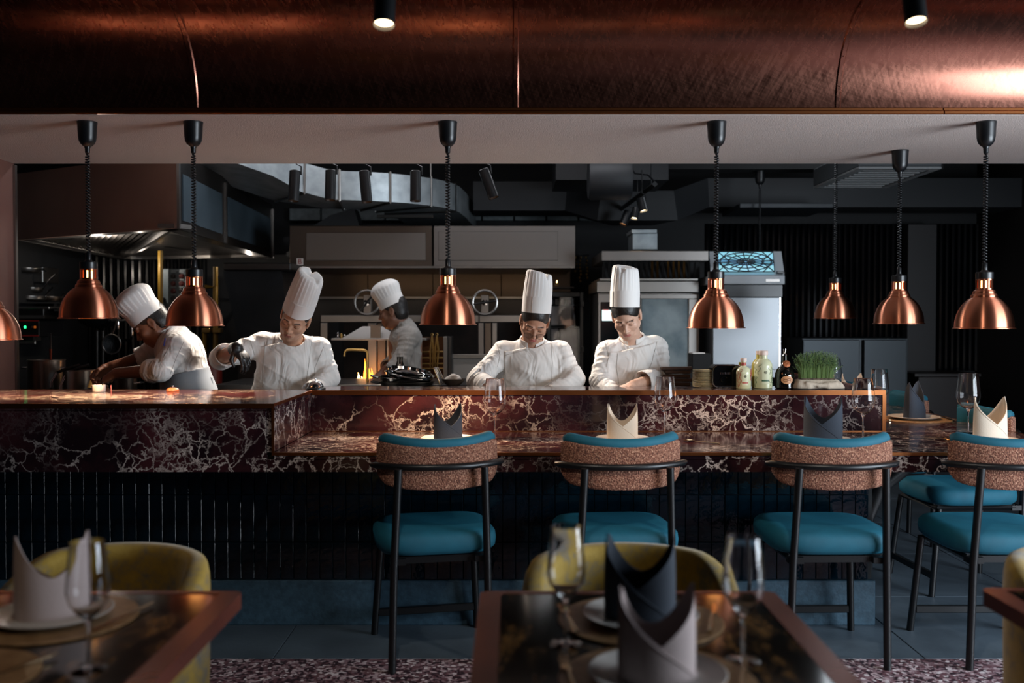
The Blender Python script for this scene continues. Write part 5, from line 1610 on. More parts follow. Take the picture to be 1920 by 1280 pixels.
# grill shelf with folded covers
boxpart('shelf', STEELW, gr, 621, 634, 800, 638, 7.2, .3, .002)
cv = thing('grill_cover', 'low sloping pale steel cover standing on the grill shelf', 'cover', (P(690, 634, 7.25).x, 7.3, P(690, 634, 7.25).z))
p0, p1 = P(643, 633.6, 7.25), P(752, 633.6, 7.25); h_ = P(0, 612, 7.25).z - p0.z
MB().hexa([(p0.x, 7.22, p0.z), (p1.x, 7.22, p0.z), (p1.x, 7.45, p0.z), (p0.x, 7.45, p0.z), (p0.x + .14, 7.27, p0.z + h_), (p1.x - .14, 7.27, p0.z + h_), (p1.x - .14, 7.4, p0.z + h_), (p0.x + .14, 7.4, p0.z + h_)]).build('cover', STEELW, cv, world=True)
MB().box((p0.x + p1.x) / 2 - .005, (p0.x + p1.x) / 2 + .07, 7.205, 7.228, p0.z + .002, p0.z + h_ + .01).build('clip_plate', BRONZE, cv, world=True)
for i, px in enumerate((633, 640, 646)):
    p = P(px, 634, 7.26); hh_ = .045 - .008 * i
    setp(MB().lathe([(.009, 0), (.011, .004), (.011, hh_ * .7), (.005, hh_), (0, hh_)], 14, (p.x, p.y, p.z)).build('spice_jar', [CHROME, BRASS, CHROME][i], smooth=True), ['small steel jar at the left end of the grill shelf', 'small brass jar between two steel ones on the grill shelf', 'small steel jar touching the pale grill cover'][i], 'jar')
# oven racks
rk = thing('grill_rack', 'stack of brass wire racks right of the back chef', 'rack', (P(812, 690, 7.3).x, 7.3, P(812, 700, 7.3).z))
for py in (659.5, 671, 682, 691):
    a, b = P(786, py, 7.3), P(833, py, 7.3)
    MB().tube([a, b], .009, 8).build('rack_bar', BRASS, rk, smooth=True, world=True)
boxpart('rack_side', STEELW, rk, 831, 631, 839, 722, 7.29, .2, .003)
boxpart('rack_side', STEELD, rk, 840, 631, 847, 722, 7.29, .2, .003)
boxpart('rack_back', M('copper_brown', '#5b3f2d', 0.35, 1.0), rk, 780, 631, 831, 722, 7.50, .01)
for i, px in enumerate((810, 819)):
    tg = MB()
    p = P(px, 629, 7.24); q_ = P(px - 3, 690, 7.24)
    tg.tube([p, p.lerp(q_, .5) + V((-.006, 0, 0)), q_], [.006, .009, .005], 6)
    o = tg.build('tongs', BRASS, smooth=True, loc=tuple(p), world=True)
    MB().tube([p, p + V((.012, 0, -.10)), q_ + V((.016, 0, .01))], [.006, .009, .005], 6).build('tongs_arm', BRASS, o, smooth=True, world=True)
    MB().tube([(p.x + .008 * math.cos(a), p.y, p.z + .008 + .010 * math.sin(a)) for a in np.linspace(0, 2 * PI, 12, endpoint=False)], .003, 5, closed=True).build('ring', BRASS, o, smooth=True, world=True)
    setp(o, ['left pair of brass tongs hanging from the rack', 'right pair of brass tongs hanging from the rack'][i], 'tongs')
# fire
fr = thing('charcoal_fire', 'small orange charcoal fire burning in the grill', 'fire', tuple(P(682, 722, 7.2)))
FLAME = M('flame', '#ff8a30', 0.5, emit='#ff8428', estr=7.0); FLAMEH = M('flame_hot', '#ffd080', 0.5, emit='#ffc070', estr=12.0)
COAL = M('charcoal', '#171210', 0.9, bump=(30, 0.6))
rg = random.Random(3)
for i in range(16):
    px, py = 655 + rg.random() * 52, 718 + rg.random() * 5
    p = P(px, py, 7.18 + rg.random() * .15); r = .018 + rg.random() * .012
    MB().lathe([(0, -r), (r * .8, -r * .5), (r, 0), (r * .7, r * .6), (0, r * .9)], 7, tuple(p), sx=1.3).build('coal', COAL, fr, world=True)
for px, py, h, w in ((684, 716, 44, 3.0), (692, 716, 30, 4.5), (697, 717, 27, 3.5), (672, 716, 18, 3.6), (678, 717, 12, 4), (668, 719, 10, 4), (702, 718, 16, 3.4), (688, 719, 10, 5), (661, 720, 7, 3.5)):
    b0 = P(px, py, 7.16); s = 7.16 / F
    pts = []; rs = []
    for k in range(8):
        u = k / 7
        pts.append(b0 + V(((math.sin(u * 4 + px) * 1.5 * u) * s, 0, h * s * u))); rs.append(max(.0006, w * s * (math.sin(PI * min(1, u * .8 + .22)) ** .8) * (1 - u * .6)))
    MB().tube(pts, rs, 8).build('flame', FLAMEH if h < 20 else FLAME, fr, smooth=True, world=True)
l = bpy.data.lights.new('fire_light', 'POINT'); l.energy = 1.5; l.color = (1, .5, .2); l.shadow_soft_size = .05
o = bpy.data.objects.new('fire_light', l); COL.objects.link(o); o.location = P(682, 700, 7.05)

# tap
tp = thing('kitchen_tap', 'thin brass swan neck tap in front of the fire', 'tap', tuple(P(689, 735, 6.2)))
b0 = P(689, 735, 6.2); b1 = P(689, 668, 6.2); e = P(646, 656, 6.2)
pts = [b0, b1] + [P(689 - 8 + 8 * math.cos(a), 664 - 8 * math.sin(a), 6.2) for a in np.linspace(.2, PI / 2, 5)] + [P(660, 655.5, 6.2)] + [P(654 - 8 * math.sin(a), 663.5 - 8 * math.cos(a), 6.2) for a in np.linspace(.2, PI / 2, 5)] + [P(645.5, 668, 6.2)]
MB().tube(pts, .0085, 10).build('spout', BRASS, tp, smooth=True, world=True)
MB().lathe([(.03, -.08), (.03, 0), (.012, .015)], 16, (b0.x, b0.y, b0.z)).build('tap_base', BRASS, tp, smooth=True, world=True)

# pans and lids on the grill counter
def lidlike(name, px, py, r, Y, label, mat=CHROME, tilt=(0, 0), h=.022, group='steel lids and pans by the grill'):
    p = P(px, py, Y)
    M4 = Matrix.Translation(p) @ Matrix.Rotation(tilt[0], 4, 'X') @ Matrix.Rotation(tilt[1], 4, 'Y')
    t = thing(name, label, 'pan', tuple(p), group=group)
    MB().lathe([(0, 0), (r * .8, 0), (r * .93, h * .4), (r * .96, h), (r, h + .003), (r * 1.0, h + .006), (r * .95, h + .004), (r * .92, h * .5), (r * .78, .003), (0, .003)], 44, M4=M4).build('pan_body', mat, t, smooth=True, world=True, angle=40)
    return t, M4
for i, (px, py, r, tx, ty, lab) in enumerate(((763, 724, .17, 0, 0, 'lowest wide steel pan of the stack left of the back burner'), (760, 716, .165, .02, .05, 'second steel pan in the stack, slightly tilted'), (768, 709, .155, .05, .11, 'third steel pan in the stack, tilted to the right'), (766, 702.5, .135, .08, .16, 'topmost steel lid of the stack, tilted to the right'))):
    t, M4 = lidlike('frying_pan', px, py, r, 5.9, lab, STEELD if i == 0 else CHROME, (tx, ty), .026)
    if i in (0, 1):
        a = M4 @ V((-r, 0, .025)); b = M4 @ V((-r - .05, 0, .03))
        MB().tube([M4 @ V((-r * .98, .03, .02)), M4 @ V((-r - .045, .025, .03)), M4 @ V((-r - .045, -.025, .03)), M4 @ V((-r * .98, -.03, .02))], .006, 6).build('handle', BLKMETAL, t, smooth=True, world=True)
# leaning tray, bowl with cloth, carafe with red top and greens
tr = thing('slotted_tray', 'small slotted steel tray leaning beside the pans', 'tray', tuple(P(828, 721, 5.95)))
q = [P(813, 690, 6.0), P(821, 689, 6.0), P(834, 717, 5.92), P(825, 721, 5.9)]
mbt = MB(); mbt.hexa([tuple(x) for x in q] + [tuple(x + V((.003, .01, .004))) for x in q]); mbt.build('tray_body', STEEL, tr, world=True)
mbt = MB(); mbt.tube(q, .003, 6, closed=True); mbt.build('rim', BRASS, tr, smooth=True, world=True)
for s in (.25, .5, .75):
    MB().tube([q[0].lerp(q[1], s) + V((0, -.004, 0)), q[3].lerp(q[2], s) + V((0, -.004, 0))], .002, 5).build('slot_wire', STEELD, tr, smooth=True, world=True)
bw = thing('bowl', 'wide dark bowl with a crumpled white cloth, left of the chef with glasses', 'bowl', tuple(P(850, 722, 5.95)))
p = P(850, 722, 5.95)
MB().lathe([(0, 0), (.04, 0), (.062, .02), (.07, .04), (.067, .04), (.058, .02), (.038, .004), (0, .004)], 36, tuple(p)).build('bowl_body', M('bowl_brown', '#4a4038', 0.3), bw, smooth=True, world=True)
cf = Field(np.array(p) - .1, np.array(p) + .14, .005)
for dx, dy, dz, r in ((-.02, 0, .035, .03), (.015, .01, .04, .032), (.03, -.01, .03, .025), (0, -.01, .055, .022), (-.035, .01, .03, .022)):
    cf.ell(np.array(p) + (dx, dy, dz), (r, r * .8, r * .8), .012)
c = field_obj('crumpled_cloth', cf, COTTON, smooth_it=1, loc=tuple(p)); setp(c, 'crumpled white cloth lying in the dark bowl', 'cloth')
pt = thing('pepper_carafe', 'slim dark jug with red peppers and green leaves beside the back chef', 'jug', tuple(P(748, 700, 6.05)))
p = P(750, 703, 6.05)
MB().lathe([(0, 0), (.035, 0), (.03, .05), (.018, .09), (.02, .115), (.018, .115), (.015, .09), (0, .02)], 24, tuple(p)).build('jug_body', M('jug_smoke', '#262422', 0.1), pt, smooth=True, world=True)
for i in range(5):
    a = i * 1.3; MB().lathe([(0, -.012), (.010, -.004), (.012, .004), (0, .014)], 10, (p.x - .05 + .02 * math.cos(a), p.y, p.z - .005 + .012 * math.sin(a))).build('pepper', [REDP, M('leaf_green', '#3f6a2c', 0.6)][i % 2], pt, smooth=True, world=True)

# ---- glass door cabinet with wrapped parcels, right of the chef with glasses
gd = thing('display_fridge', 'black glass door fridge holding wrapped white parcels', 'fridge', (P(1060, 700, 8.1).x, 8.3, 0))
a, b = P(1026, 547, 8.1), P(1094, 720, 8.1)
def fp(name, x0, x1, y0, y1, z0, z1, m=BLKMETAL, c=.004): return MB().box(x0, x1, y0, y1, z0, z1, c).build(name, m, gd, world=True)
fp('side', a.x, a.x + .03, 8.1, 8.65, 0, a.z); fp('side', b.x - .03, b.x, 8.1, 8.65, 0, a.z); fp('top', a.x + .03, b.x - .03, 8.1, 8.65, a.z - .04, a.z)
fp('back', a.x + .03, b.x - .03, 8.62, 8.65, 0, a.z - .04); fp('shelf', a.x + .03, b.x - .03, 8.12, 8.6, P(0, 612, 8.1).z - .015, P(0, 612, 8.1).z); fp('shelf', a.x + .03, b.x - .03, 8.12, 8.6, P(0, 674, 8.1).z - .015, P(0, 674, 8.1).z)
fp('shelf', a.x + .03, b.x - .03, 8.12, 8.6, P(0, 571, 8.1).z - .01, P(0, 571, 8.1).z)
fp('base', a.x + .03, b.x - .03, 8.1, 8.62, 0, P(0, 700, 8.1).z)
dr = fp('door', a.x + .03, b.x - .03, 8.104, 8.108, P(0, 700, 8.1).z, a.z - .04, GLASS, 0)
for py in (570, 655): boxpart('hinge', BLKMETAL, gd, 1089, py - 5, 1096, py + 5, 8.07, .05, .003)
area_light('fridge_light', (P(1060, 552, 8.1).x, 8.16, P(0, 553, 8.1).z), (P(1060, 600, 8.1).x, 8.3, .9), .2, .05, .9, (1, .97, .95))
WRAP = M('wrapped_paper', '#a8a5a6', 0.3, noise=(14, '#8f8c8f'), bump=(18, 0.5))
for i, (x0, y0, x1, y1, lab) in enumerate(((1031, 571.5, 1074, 611, 'white wrapped parcel on the upper shelf of the glass fridge'), (1031, 613, 1047, 673, 'narrow wrapped parcel at the left of the lower fridge shelf'), (1048.5, 613, 1084, 673, 'wide wrapped parcel on the lower fridge shelf'))):
    mb = MB(); bxp(mb, x0, y0, x1, y1, 8.2, .3, .012); p = P((x0 + x1) / 2, y1, 8.2)
    setp(mb.build('wrapped_parcel', WRAP, loc=tuple(p), world=True), lab, 'parcel', 'parcels in the glass fridge')
for i, px in enumerate((1034, 1044, 1055, 1067)):
    p = P(px, 570.5, 8.25)
    setp(MB().lathe([(0, 0), (.017, 0), (.017, .03), (.013, .036), (.013, .045), (0, .045)], 14, tuple(p)).build('small_jar', M('jar_white', '#b9b7b5', 0.4), smooth=True, loc=None), ['leftmost', 'second', 'third', 'rightmost'][i] + ' of the four little white jars on top of the fridge parcels', 'jar', 'white jars in the glass fridge')
# candle and hanging brass ornaments above it
p = P(1044, 537, 8.3)
cd = thing('tealight', 'lit candle glowing on the shelf above the glass fridge', 'candle', tuple(p))
MB().lathe([(0, 0), (.02, 0), (.02, .03), (0, .03)], 16, tuple(p)).build('wax', M('wax', '#c9a878', 0.5), cd, smooth=True, world=True)
MB().lathe([(0, 0), (.006, .006), (.005, .014), (0, .026)], 10, (p.x, p.y, p.z + .03)).build('flame', FLAMEH, cd, smooth=True, world=True)
setp(bxp(MB(), 1030, 537.3, 1076, 540, 8.2, .3).build('wall_shelf', BLKMETAL), 'thin black shelf above the glass fridge', 'shelf')
ob = thing('brass_ornament', 'strings of small brass pieces hanging in the dark above the fridge', 'ornament', tuple(P(1088, 480, 8.6)))
MB().tube([P(1070, 478, 8.6), P(1104, 478, 8.6)], .008, 6).build('rod', BLKMETAL, ob, world=True)
for px, n_ in ((1080, 5), (1088, 8), (1100, 7), (1074, 3)):
    MB().tube([P(px, 478, 8.6), P(px, 480 + n_ * 6.5, 8.6)], .0015, 4).build('string', BLKMETAL, ob, world=True)
    for k in range(n_):
        p = P(px + rg.uniform(-1.5, 1.5), 483 + k * 6.3, 8.6)
        MB().lathe([(0, -.012), (.008, -.004), (.009, .006), (0, .014)], 8, tuple(p)).build('brass_bead', BRASS, ob, smooth=True, world=True)

# ---- combi oven with its hood
ov = thing('combi_oven', 'tall stainless oven with a glass door and a lit control screen', 'oven', (P(1215, 700, 7.6).x, 7.9, 0))
boxpart('top_panel', STEEL, ov, 1119, 527, 1311, 548, 7.58, .8, .004)
boxpart('body', STEEL, ov, 1120, 549, 1310, 800, 7.66, .75, .004)
boxpart('door_frame', STEEL, ov, 1200, 551, 1311, 560, 7.6, .06, .003); boxpart('door_frame', STEEL, ov, 1291, 560.3, 1311, 690, 7.6, .06, .003); boxpart('door_frame', STEEL, ov, 1200, 690.3, 1311, 760, 7.6, .06, .003); boxpart('door_frame', STEEL, ov, 1200, 560.3, 1203, 690, 7.6, .06, .003)
boxpart('door_glass', M('oven_glass', '#8fa3ab', 0.06, 0.35, spec=1.0, noise=(5, '#c3d3d8')), ov, 1203.3, 560.3, 1290.7, 689.7, 7.62, .02)  # pale clouding paints a bright window reflection into the glass colour
cp = boxpart('control_panel', STEELW, ov, 1121, 551, 1199, 760, 7.61, .05, .003)
boxpart('display_bezel', M('bezel_black', '#0d1216', 0.12), cp, 1126, 566, 1160, 660, 7.606, .004)
boxpart('screen', M('screen_lit', '#dff0f0', 0.5, emit='#d6f2ee', estr=1.6), cp, 1129, 581, 1150, 601, 7.603, .003)
boxpart('screen_bar', M('screen_red', '#d88080', 0.5, emit='#e08f88', estr=1.0), cp, 1131, 580.2, 1141, 582.4, 7.601, .002)
boxpart('handle', CHROME, ov, 1196, 600, 1200, 680, 7.55, .03, .004)
oh = thing('oven_hood', 'stainless hood with dark brass edged louvres above the oven', 'extractor hood', (P(1225, 470, 7.5).x, 7.8, P(0, 526, 7.5).z))
boxpart('hood_box', STEELW, oh, 1128, 470, 1329, 489, 7.45, .9, .004)
boxpart('lower_rim', STEEL, oh, 1124, 521.5, 1309, 526, 7.5, .8, .003)
boxpart('louvre_back', BLKDULL, oh, 1130, 489.3, 1312, 521, 7.62, .03)
for i in range(18):
    px = 1131 + i * 10
    mb = MB(); p0, p1 = P(px, 520.5, 7.56), P(px, 489.5, 7.5)
    mb.hexa([(p0.x, p0.y, p0.z), (p0.x + .018, p0.y + .012, p0.z), (p0.x + .018, p0.y + .018, p0.z), (p0.x, p0.y + .006, p0.z), (p1.x, p1.y, p1.z), (p1.x + .018, p1.y + .012, p1.z), (p1.x + .018, p1.y + .018, p1.z), (p1.x, p1.y + .006, p1.z)])
    mb.build('louvre_slat', STEELD if i not in (9, 10, 12, 13, 14, 15) else M('brass_dull', '#8a6536', 0.3, 1.0), oh, world=True)
boxpart('flue', GALV, oh, 1186, 437, 1233, 468, 7.9, .3, .004)
boxpart('flue_flange', GALV, oh, 1184, 430, 1232, 437, 7.88, .34, .003)

# ---- machine with the patterned lit glass
mc = thing('ice_machine', 'pale machine with a slanted lit top of leaded blue glass', 'machine', (P(1405, 700, 7.3).x, 7.6, 0))
Yf, Yb = 7.35, 7.75
def quadslab(pa, mat, name, t=.01, parent=mc):
    a_, b_, c_, d_ = [V(p) for p in pa]
    n = (b_ - a_).cross(d_ - a_).normalized() * t
    return MB().hexa([tuple(a_), tuple(b_), tuple(c_), tuple(d_)] + [tuple(x - n) for x in (a_, b_, c_, d_)]).build(name, mat, parent, world=True)
MCH = M('machine_white', '#a7adb2', 0.45)
quadslab([P(1333, 516, Yf), P(1471, 516, Yf), P(1465, 471, Yb), P(1330, 471, Yb)], MCH, 'slanted_top', .02)
boxpart('top_rim', MCH, mc, 1333, 516.3, 1472, 533, Yf, .6, .006)
boxpart('nameplate', STEELW, mc, 1436, 523, 1462, 528, Yf - .004, .003)
boxpart('dark_band', M('band_dark', '#15191d', 0.3), mc, 1335, 533.3, 1468, 557, Yf + .04, .5, .004)
boxpart('front_door', M('steel_mid', '#7d8083', .38, 1.0), mc, 1336, 557.3, 1465, 800, Yf + .02, .55, .004)
boxpart('door_edge', CHROME, mc, 1461, 557.5, 1464, 700, Yf + .015, .004)
boxpart('knob', BLACK, mc, 1457, 508, 1470, 513, Yf - .01, .03, .004)
# lit glass with leads on the slanted top
g0, g1, g2, g3 = P(1345, 512, Yf + .01), P(1452, 512, Yf + .01), P(1449, 474, Yb - .02), P(1346, 474, Yb - .02)
up_ = V((0, -.004, .006))
def gq(u, v): return g0.lerp(g1, u).lerp(g3.lerp(g2, u), v) + up_
for k, (v0, v1, colr, es) in enumerate(((0, .33, '#9fd6ee', 1.0), (.335, .62, '#5f93c4', .75), (.625, 1.0, '#93d3ec', 1.0))):
    mg = M('lit_glass_%d' % k, colr, 0.3, emit=colr, estr=es * .75, noise=(9, '#7fc9b0'))
    quadslab([gq(0, v0), gq(1, v0), gq(1, v1), gq(0, v1)], mg, 'glass_pane', .004)
lead = M('lead_came', '#232a2e', 0.5)
def lead_line(pts, nm='lead_line'): MB().tube([gq(*q) + up_ * .5 for q in pts], .0045, 5).build(nm, lead, mc, world=True)
for k in range(16):
    a = 2 * PI * k / 16 + .1
    lead_line([(.5 + .03 * math.cos(a), .5 + .05 * math.sin(a)), (.5 + .48 * math.cos(a) * min(1, 1.0), .5 + .48 * math.sin(a))])
for rr in (.16, .32, .46):
    lead_line([(.5 + rr * math.cos(a), .5 + rr * math.sin(a)) for a in np.linspace(0, 2 * PI, 17)])
for sx in (0, 1):
    lead_line([(sx, 0), (abs(sx - .22), .5), (sx, 1)]); lead_line([(sx, .5), (abs(sx - .2), 1)]); lead_line([(sx, .5), (abs(sx - .2), 0)])
lead_line([(0, 0), (1, 0), (1, 1), (0, 1), (0, 0)], 'lead_frame')
# steel bench and dark fridge right of it
bn = thing('steel_bench', 'low steel bench with a raised edge in front of the machine', 'bench', (1.7, 6.9, 0))
MB().box(1.36, 1.60, 6.6, 7.2, .99, 1.03, .004).build('bench_top', STEEL, bn, world=True)
for x in (1.4, 1.56):
    for y in (6.65, 7.15): MB().box(x - .02, x + .02, y - .02, y + .02, 0, .99).build('leg', STEEL, bn, world=True)
uf = thing('low_fridge', 'low dark steel fridge behind the green sprouts', 'fridge', (P(1560, 700, 8.6).x, 8.9, 0))
boxpart('door', M('steel_black', '#34383b', .4, .8), uf, 1504, 637, 1612, 928, 8.6, .05, .005)
boxpart('door', M('steel_black', '#34383b', .4, .8), uf, 1618, 637, 1700, 928, 8.6, .05, .005)
boxpart('cabinet', _M['steel_black'], uf, 1502, 634, 1702, 930, 8.651, .5, .004)
sb = thing('sideboard', 'dark timber sideboard against the far wall at right', 'sideboard', (P(1800, 700, 8.9).x, 9.1, 0))
boxpart('top', M('timber_dark', '#241614', 0.4, noise=(4, '#1c1110')), sb, 1715, 700, 1840, 706, 8.85, .6, .003)
boxpart('body', _M['timber_dark'], sb, 1720, 706.5, 1836, 935, 8.88, .55, .003)
pn = MB(); bxp(pn, 1700, 420, 1757, 700, 9.3, .12, .004)
setp(pn.build('wall_panel', M('panel_oxblood', '#120a0b', 0.5), ), 'tall dark oxblood panel on the far wall', 'panel')

# ---- items on the marble bar
ZB = ZT + .0005
def bottle(px, py, Y, prof, mat, label, n=36):
    p = PZ(px, py, ZB); p = V((P(px, py, Y).x, Y, ZB))
    t = thing('bottle', label, 'bottle', tuple(p), group='bottles on the marble bar')
    MB().lathe(prof, n).build('bottle_body', mat, t, smooth=True, angle=35)
    return t
LIM = M('bottle_lime', '#cfd0b0', 0.22, noise=(6, '#c3c49c')); LIMY = M('bottle_yellow', '#b9a954', 0.2)
CAPP = M('cap_pink', '#d8c1b6', 0.5)
PRINT = M('print_green', '#3f5f45', 0.5); PRINTR = M('print_red', '#a5473c', 0.5); LBL = M('label_pale', '#c9caa8', 0.5)
def printed(t, r, h, pm, seed):
    """printed twigs and a small crest label on the bottle front"""
    rr = random.Random(seed); th0 = -PI / 2
    def sp(th, z, o=.0006): return (( r + o) * math.cos(th), (r + o) * math.sin(th), z)
    rows = [[sp(th0 - .42 + .84 * i / 8, z) for i in range(9)] for z in (h * .20, h * .5, h * .80)]
    lb = MB().grid(rows, thick=.0008).build('label', LBL, t, smooth=True)
    cr = []
    MB().tube([sp(th0 + .13 * math.cos(a), h * .68 + r * .13 * math.sin(a), .0018) for a in np.linspace(0, 2 * PI, 18, endpoint=False)], .0012, 4, closed=True).build('crest', M('ink', '#222a28', 0.5), lb)
    MB().lathe([(0, -.003), (.0025, 0), (0, .0035)], 6, sp(th0, h * .68, .0018)).build('crest_mark', M('ink', '#222a28'), lb)
    rows = [[sp(th0 - .4 + .8 * i / 6, z, .0014) for i in range(7)] for z in (h * .30, h * .37)]
    MB().grid(rows, thick=.0008).build('band', pm, lb)
    for k in range(14):
        th = th0 + rr.choice((-1, 1)) * rr.uniform(.5, 1.25); z = rr.uniform(.06, .78) * h; pts = []
        for q in range(6): pts.append(sp(th + .10 * q * rr.choice((-1, 1)) * .5, z + .007 * q, .0006))
        MB().tube(pts, [.0008, .0013, .0006, .0014, .001, .0004], 4).build('twig_print', pm, t)
t = bottle(1394, 725, 4.98, [(0, 0), (.036, 0), (.038, .003), (.038, .082), (.036, .094), (.026, .108), (.014, .116), (.0125, .120), (.0125, .135), (.0135, .136), (.0135, .1395), (0, .1395)], LIM, 'smaller pale green printed bottle with a pink cap')
printed(t, .038, .095, PRINTR, 2); MB().lathe([(.0128, .118), (.0133, .119), (.0133, .134), (.0128, .135)], 24).build('neck_band', PRINTR, t, smooth=True)
MB().lathe([(0, .1396), (.0155, .1398), (.016, .141), (.016, .156), (.015, .158), (0, .158)], 24).build('cap', CAPP, t, smooth=True)
t = bottle(1431, 725, 5.0, [(0, 0), (.043, 0), (.046, .003), (.046, .115), (.043, .130), (.032, .146), (.022, .152), (.0205, .158), (.0205, .172), (0, .172)], LIM, 'larger pale green printed bottle with a pink cap')
printed(t, .046, .125, PRINT, 5)
MB().lathe([(0, .1722), (.0235, .1724), (.024, .175), (.024, .192), (.022, .195), (0, .195)], 24).build('cap', CAPP, t, smooth=True)
t = bottle(1425, 722, 5.095, [(0, 0), (.042, 0), (.044, .003), (.044, .112), (.041, .127), (.03, .142), (.02, .150), (.0195, .172), (0, .172)], LIMY, 'yellow bottle half hidden behind the larger green bottle')
MB().lathe([(0, .1722), (.022, .1724), (.022, .19), (0, .192)], 24).build('cap', CAPP, t, smooth=True)
t = bottle(1389, 722, 5.08, [(0, 0), (.034, 0), (.036, .003), (.036, .08), (.034, .09), (.024, .104), (.0125, .112), (.012, .132), (0, .132)], LIMY, 'yellow bottle half hidden behind the smaller green bottle')
t = bottle(1471, 725, 5.0, [(0, 0), (.044, 0), (.049, .004), (.050, .06), (.048, .078), (.040, .098), (.026, .114), (.015, .128), (.0125, .145), (.0115, .17), (0, .17)], M('bottle_black', '#0a0908', 0.06, spec=0.8), 'round black bottle with a copper medallion and an orange oval label')
lab_ = [[(.0508 * math.cos(-PI / 2 + .62 * math.cos(a) * k), .0508 * math.sin(-PI / 2 + .62 * math.cos(a) * k), .046 + .021 * math.sin(a) * k) for a in np.linspace(0, 2 * PI, 28, endpoint=False)] for k in (.05, .6, 1.0)]
lo_ = MB().grid(lab_, thick=.0012, closed_u=True).build('oval_label', M('label_orange', '#c58a5c', 0.5), t, smooth=True)
for zz in (.05, .041): MB().tube([(.0518 * math.cos(-PI / 2 + s), .0518 * math.sin(-PI / 2 + s), zz + .003 * math.sin(s * 9)) for s in np.linspace(-.4, .4, 14)], .0011, 4).build('script_line', M('ink_brown', '#5a3018', 0.5), lo_)
MB().lathe([(0, 0), (.017, 0), (.019, .0015), (.017, .003), (0, .003)], 24, M4=Matrix.Translation((0, -.034, .128)) @ Matrix.Rotation(PI / 2 - .35, 4, 'X')).build('medallion', M('medallion_copper', '#9a5a38', 0.45, 0.6, bump=(120, 0.4)), t, smooth=True)
MB().lathe([(.0115, .17), (.0125, .1705), (.008, .18), (.0075, .196), (.009, .197), (.009, .204), (0, .204)], 20).build('pourer', CHROME, t, smooth=True)

# service bell
bp_ = V((P(592, 728, 4.93).x, 4.93, ZB))
sbell = thing('service_bell', 'polished service bell at the marble step', 'bell', tuple(bp_))
MB().lathe([(0, 0), (.050, 0), (.050, .006), (.043, .011), (0, .011)], 36).build('bell_base', BLACK, sbell, smooth=True)
MB().lathe([(.040, .0115), (.041, .013), (.0385, .022), (.031, .033), (.018, .0405), (0, .043)], 36).build('dome', CHROME, sbell, smooth=True)
MB().lathe([(.003, .043), (.003, .048), (.0055, .05), (.0055, .053), (0, .0555)], 14).build('button', CHROME, sbell, smooth=True)
# wooden bell shaped lid and the white pot, the skewer
bp_ = V((P(324, 733, 4.78).x, 4.78, ZB))
wbell = thing('wooden_bell', 'low orange wooden dome with a metal knob on the bar', 'bell', tuple(bp_))
MB().lathe([(0, 0), (.030, 0), (.031, .004), (.028, .012), (.018, .0185), (0, .020)], 32).build('dome', M('wood_orange', '#8c4c2a', 0.45, noise=(20, '#7d4122')), wbell, smooth=True)
MB().lathe([(.0025, .02), (.0025, .024), (.006, .026), (.006, .029), (0, .03)], 14).build('knob', CHROME, wbell, smooth=True)
bp_ = V((P(185.5, 734, 4.76).x, 4.76, ZB))
rp_ = thing('white_pot', 'small straight white pot on the left end of the bar', 'pot', tuple(bp_))
MB().lathe([(0, 0), (.029, 0), (.030, .002), (.031, .034), (.0285, .034), (.0275, .004), (0, .004)], 36).build('pot_body', M('porcelain', '#d9cfca', 0.3), rp_, smooth=True)
MB().tube([V((.012, .01, .006)), V((.02, .0, .044))], .0035, 6).build('spoon_stub', BLACK, rp_, smooth=True)
bp_ = V((P(208.5, 733, 4.8).x, 4.8, ZB))
setp(MB().lathe([(0, 0), (.0022, 0), (.0022, .028), (0, .03)], 8).build('skewer', M('skewer_pink', '#c46a66', 0.5), smooth=True, loc=tuple(bp_)), 'short pink stick standing beside the white pot', 'stick')

# stack of plates
PLW = M('plate_ivory', '#cdbb93', 0.35)
bp_ = V((P(1311, 725, 5.2).x, 5.085, ZB)); pr = .058
pm0 = None
for i in range(15):
    if pm0 is None:
        pm0 = MB().lathe([(0, 0), (pr * .6, 0), (pr * .97, .0035), (pr, .0048), (pr * .985, .0055), (pr * .6, .0022), (0, .0022)], 36).build('side_plate', PLW, smooth=True, angle=40); o = pm0
    else:
        o = pm0.copy(); COL.objects.link(o)
    o.location = (bp_.x + RNG.uniform(-.0012, .0012), bp_.y, bp_.z + i * .0062)
    n_ = ['bottom', 'second', 'third', 'fourth', 'fifth', 'sixth', 'seventh', 'eighth', 'ninth', 'tenth', 'eleventh', 'twelfth', 'thirteenth', 'fourteenth', 'top'][i]
    setp(o, 'ivory side plate, ' + n_ + (' one' if i in (0, 14) else ' from the bottom') + ' of the stack beside the black toaster', 'plate', 'stack of ivory side plates')
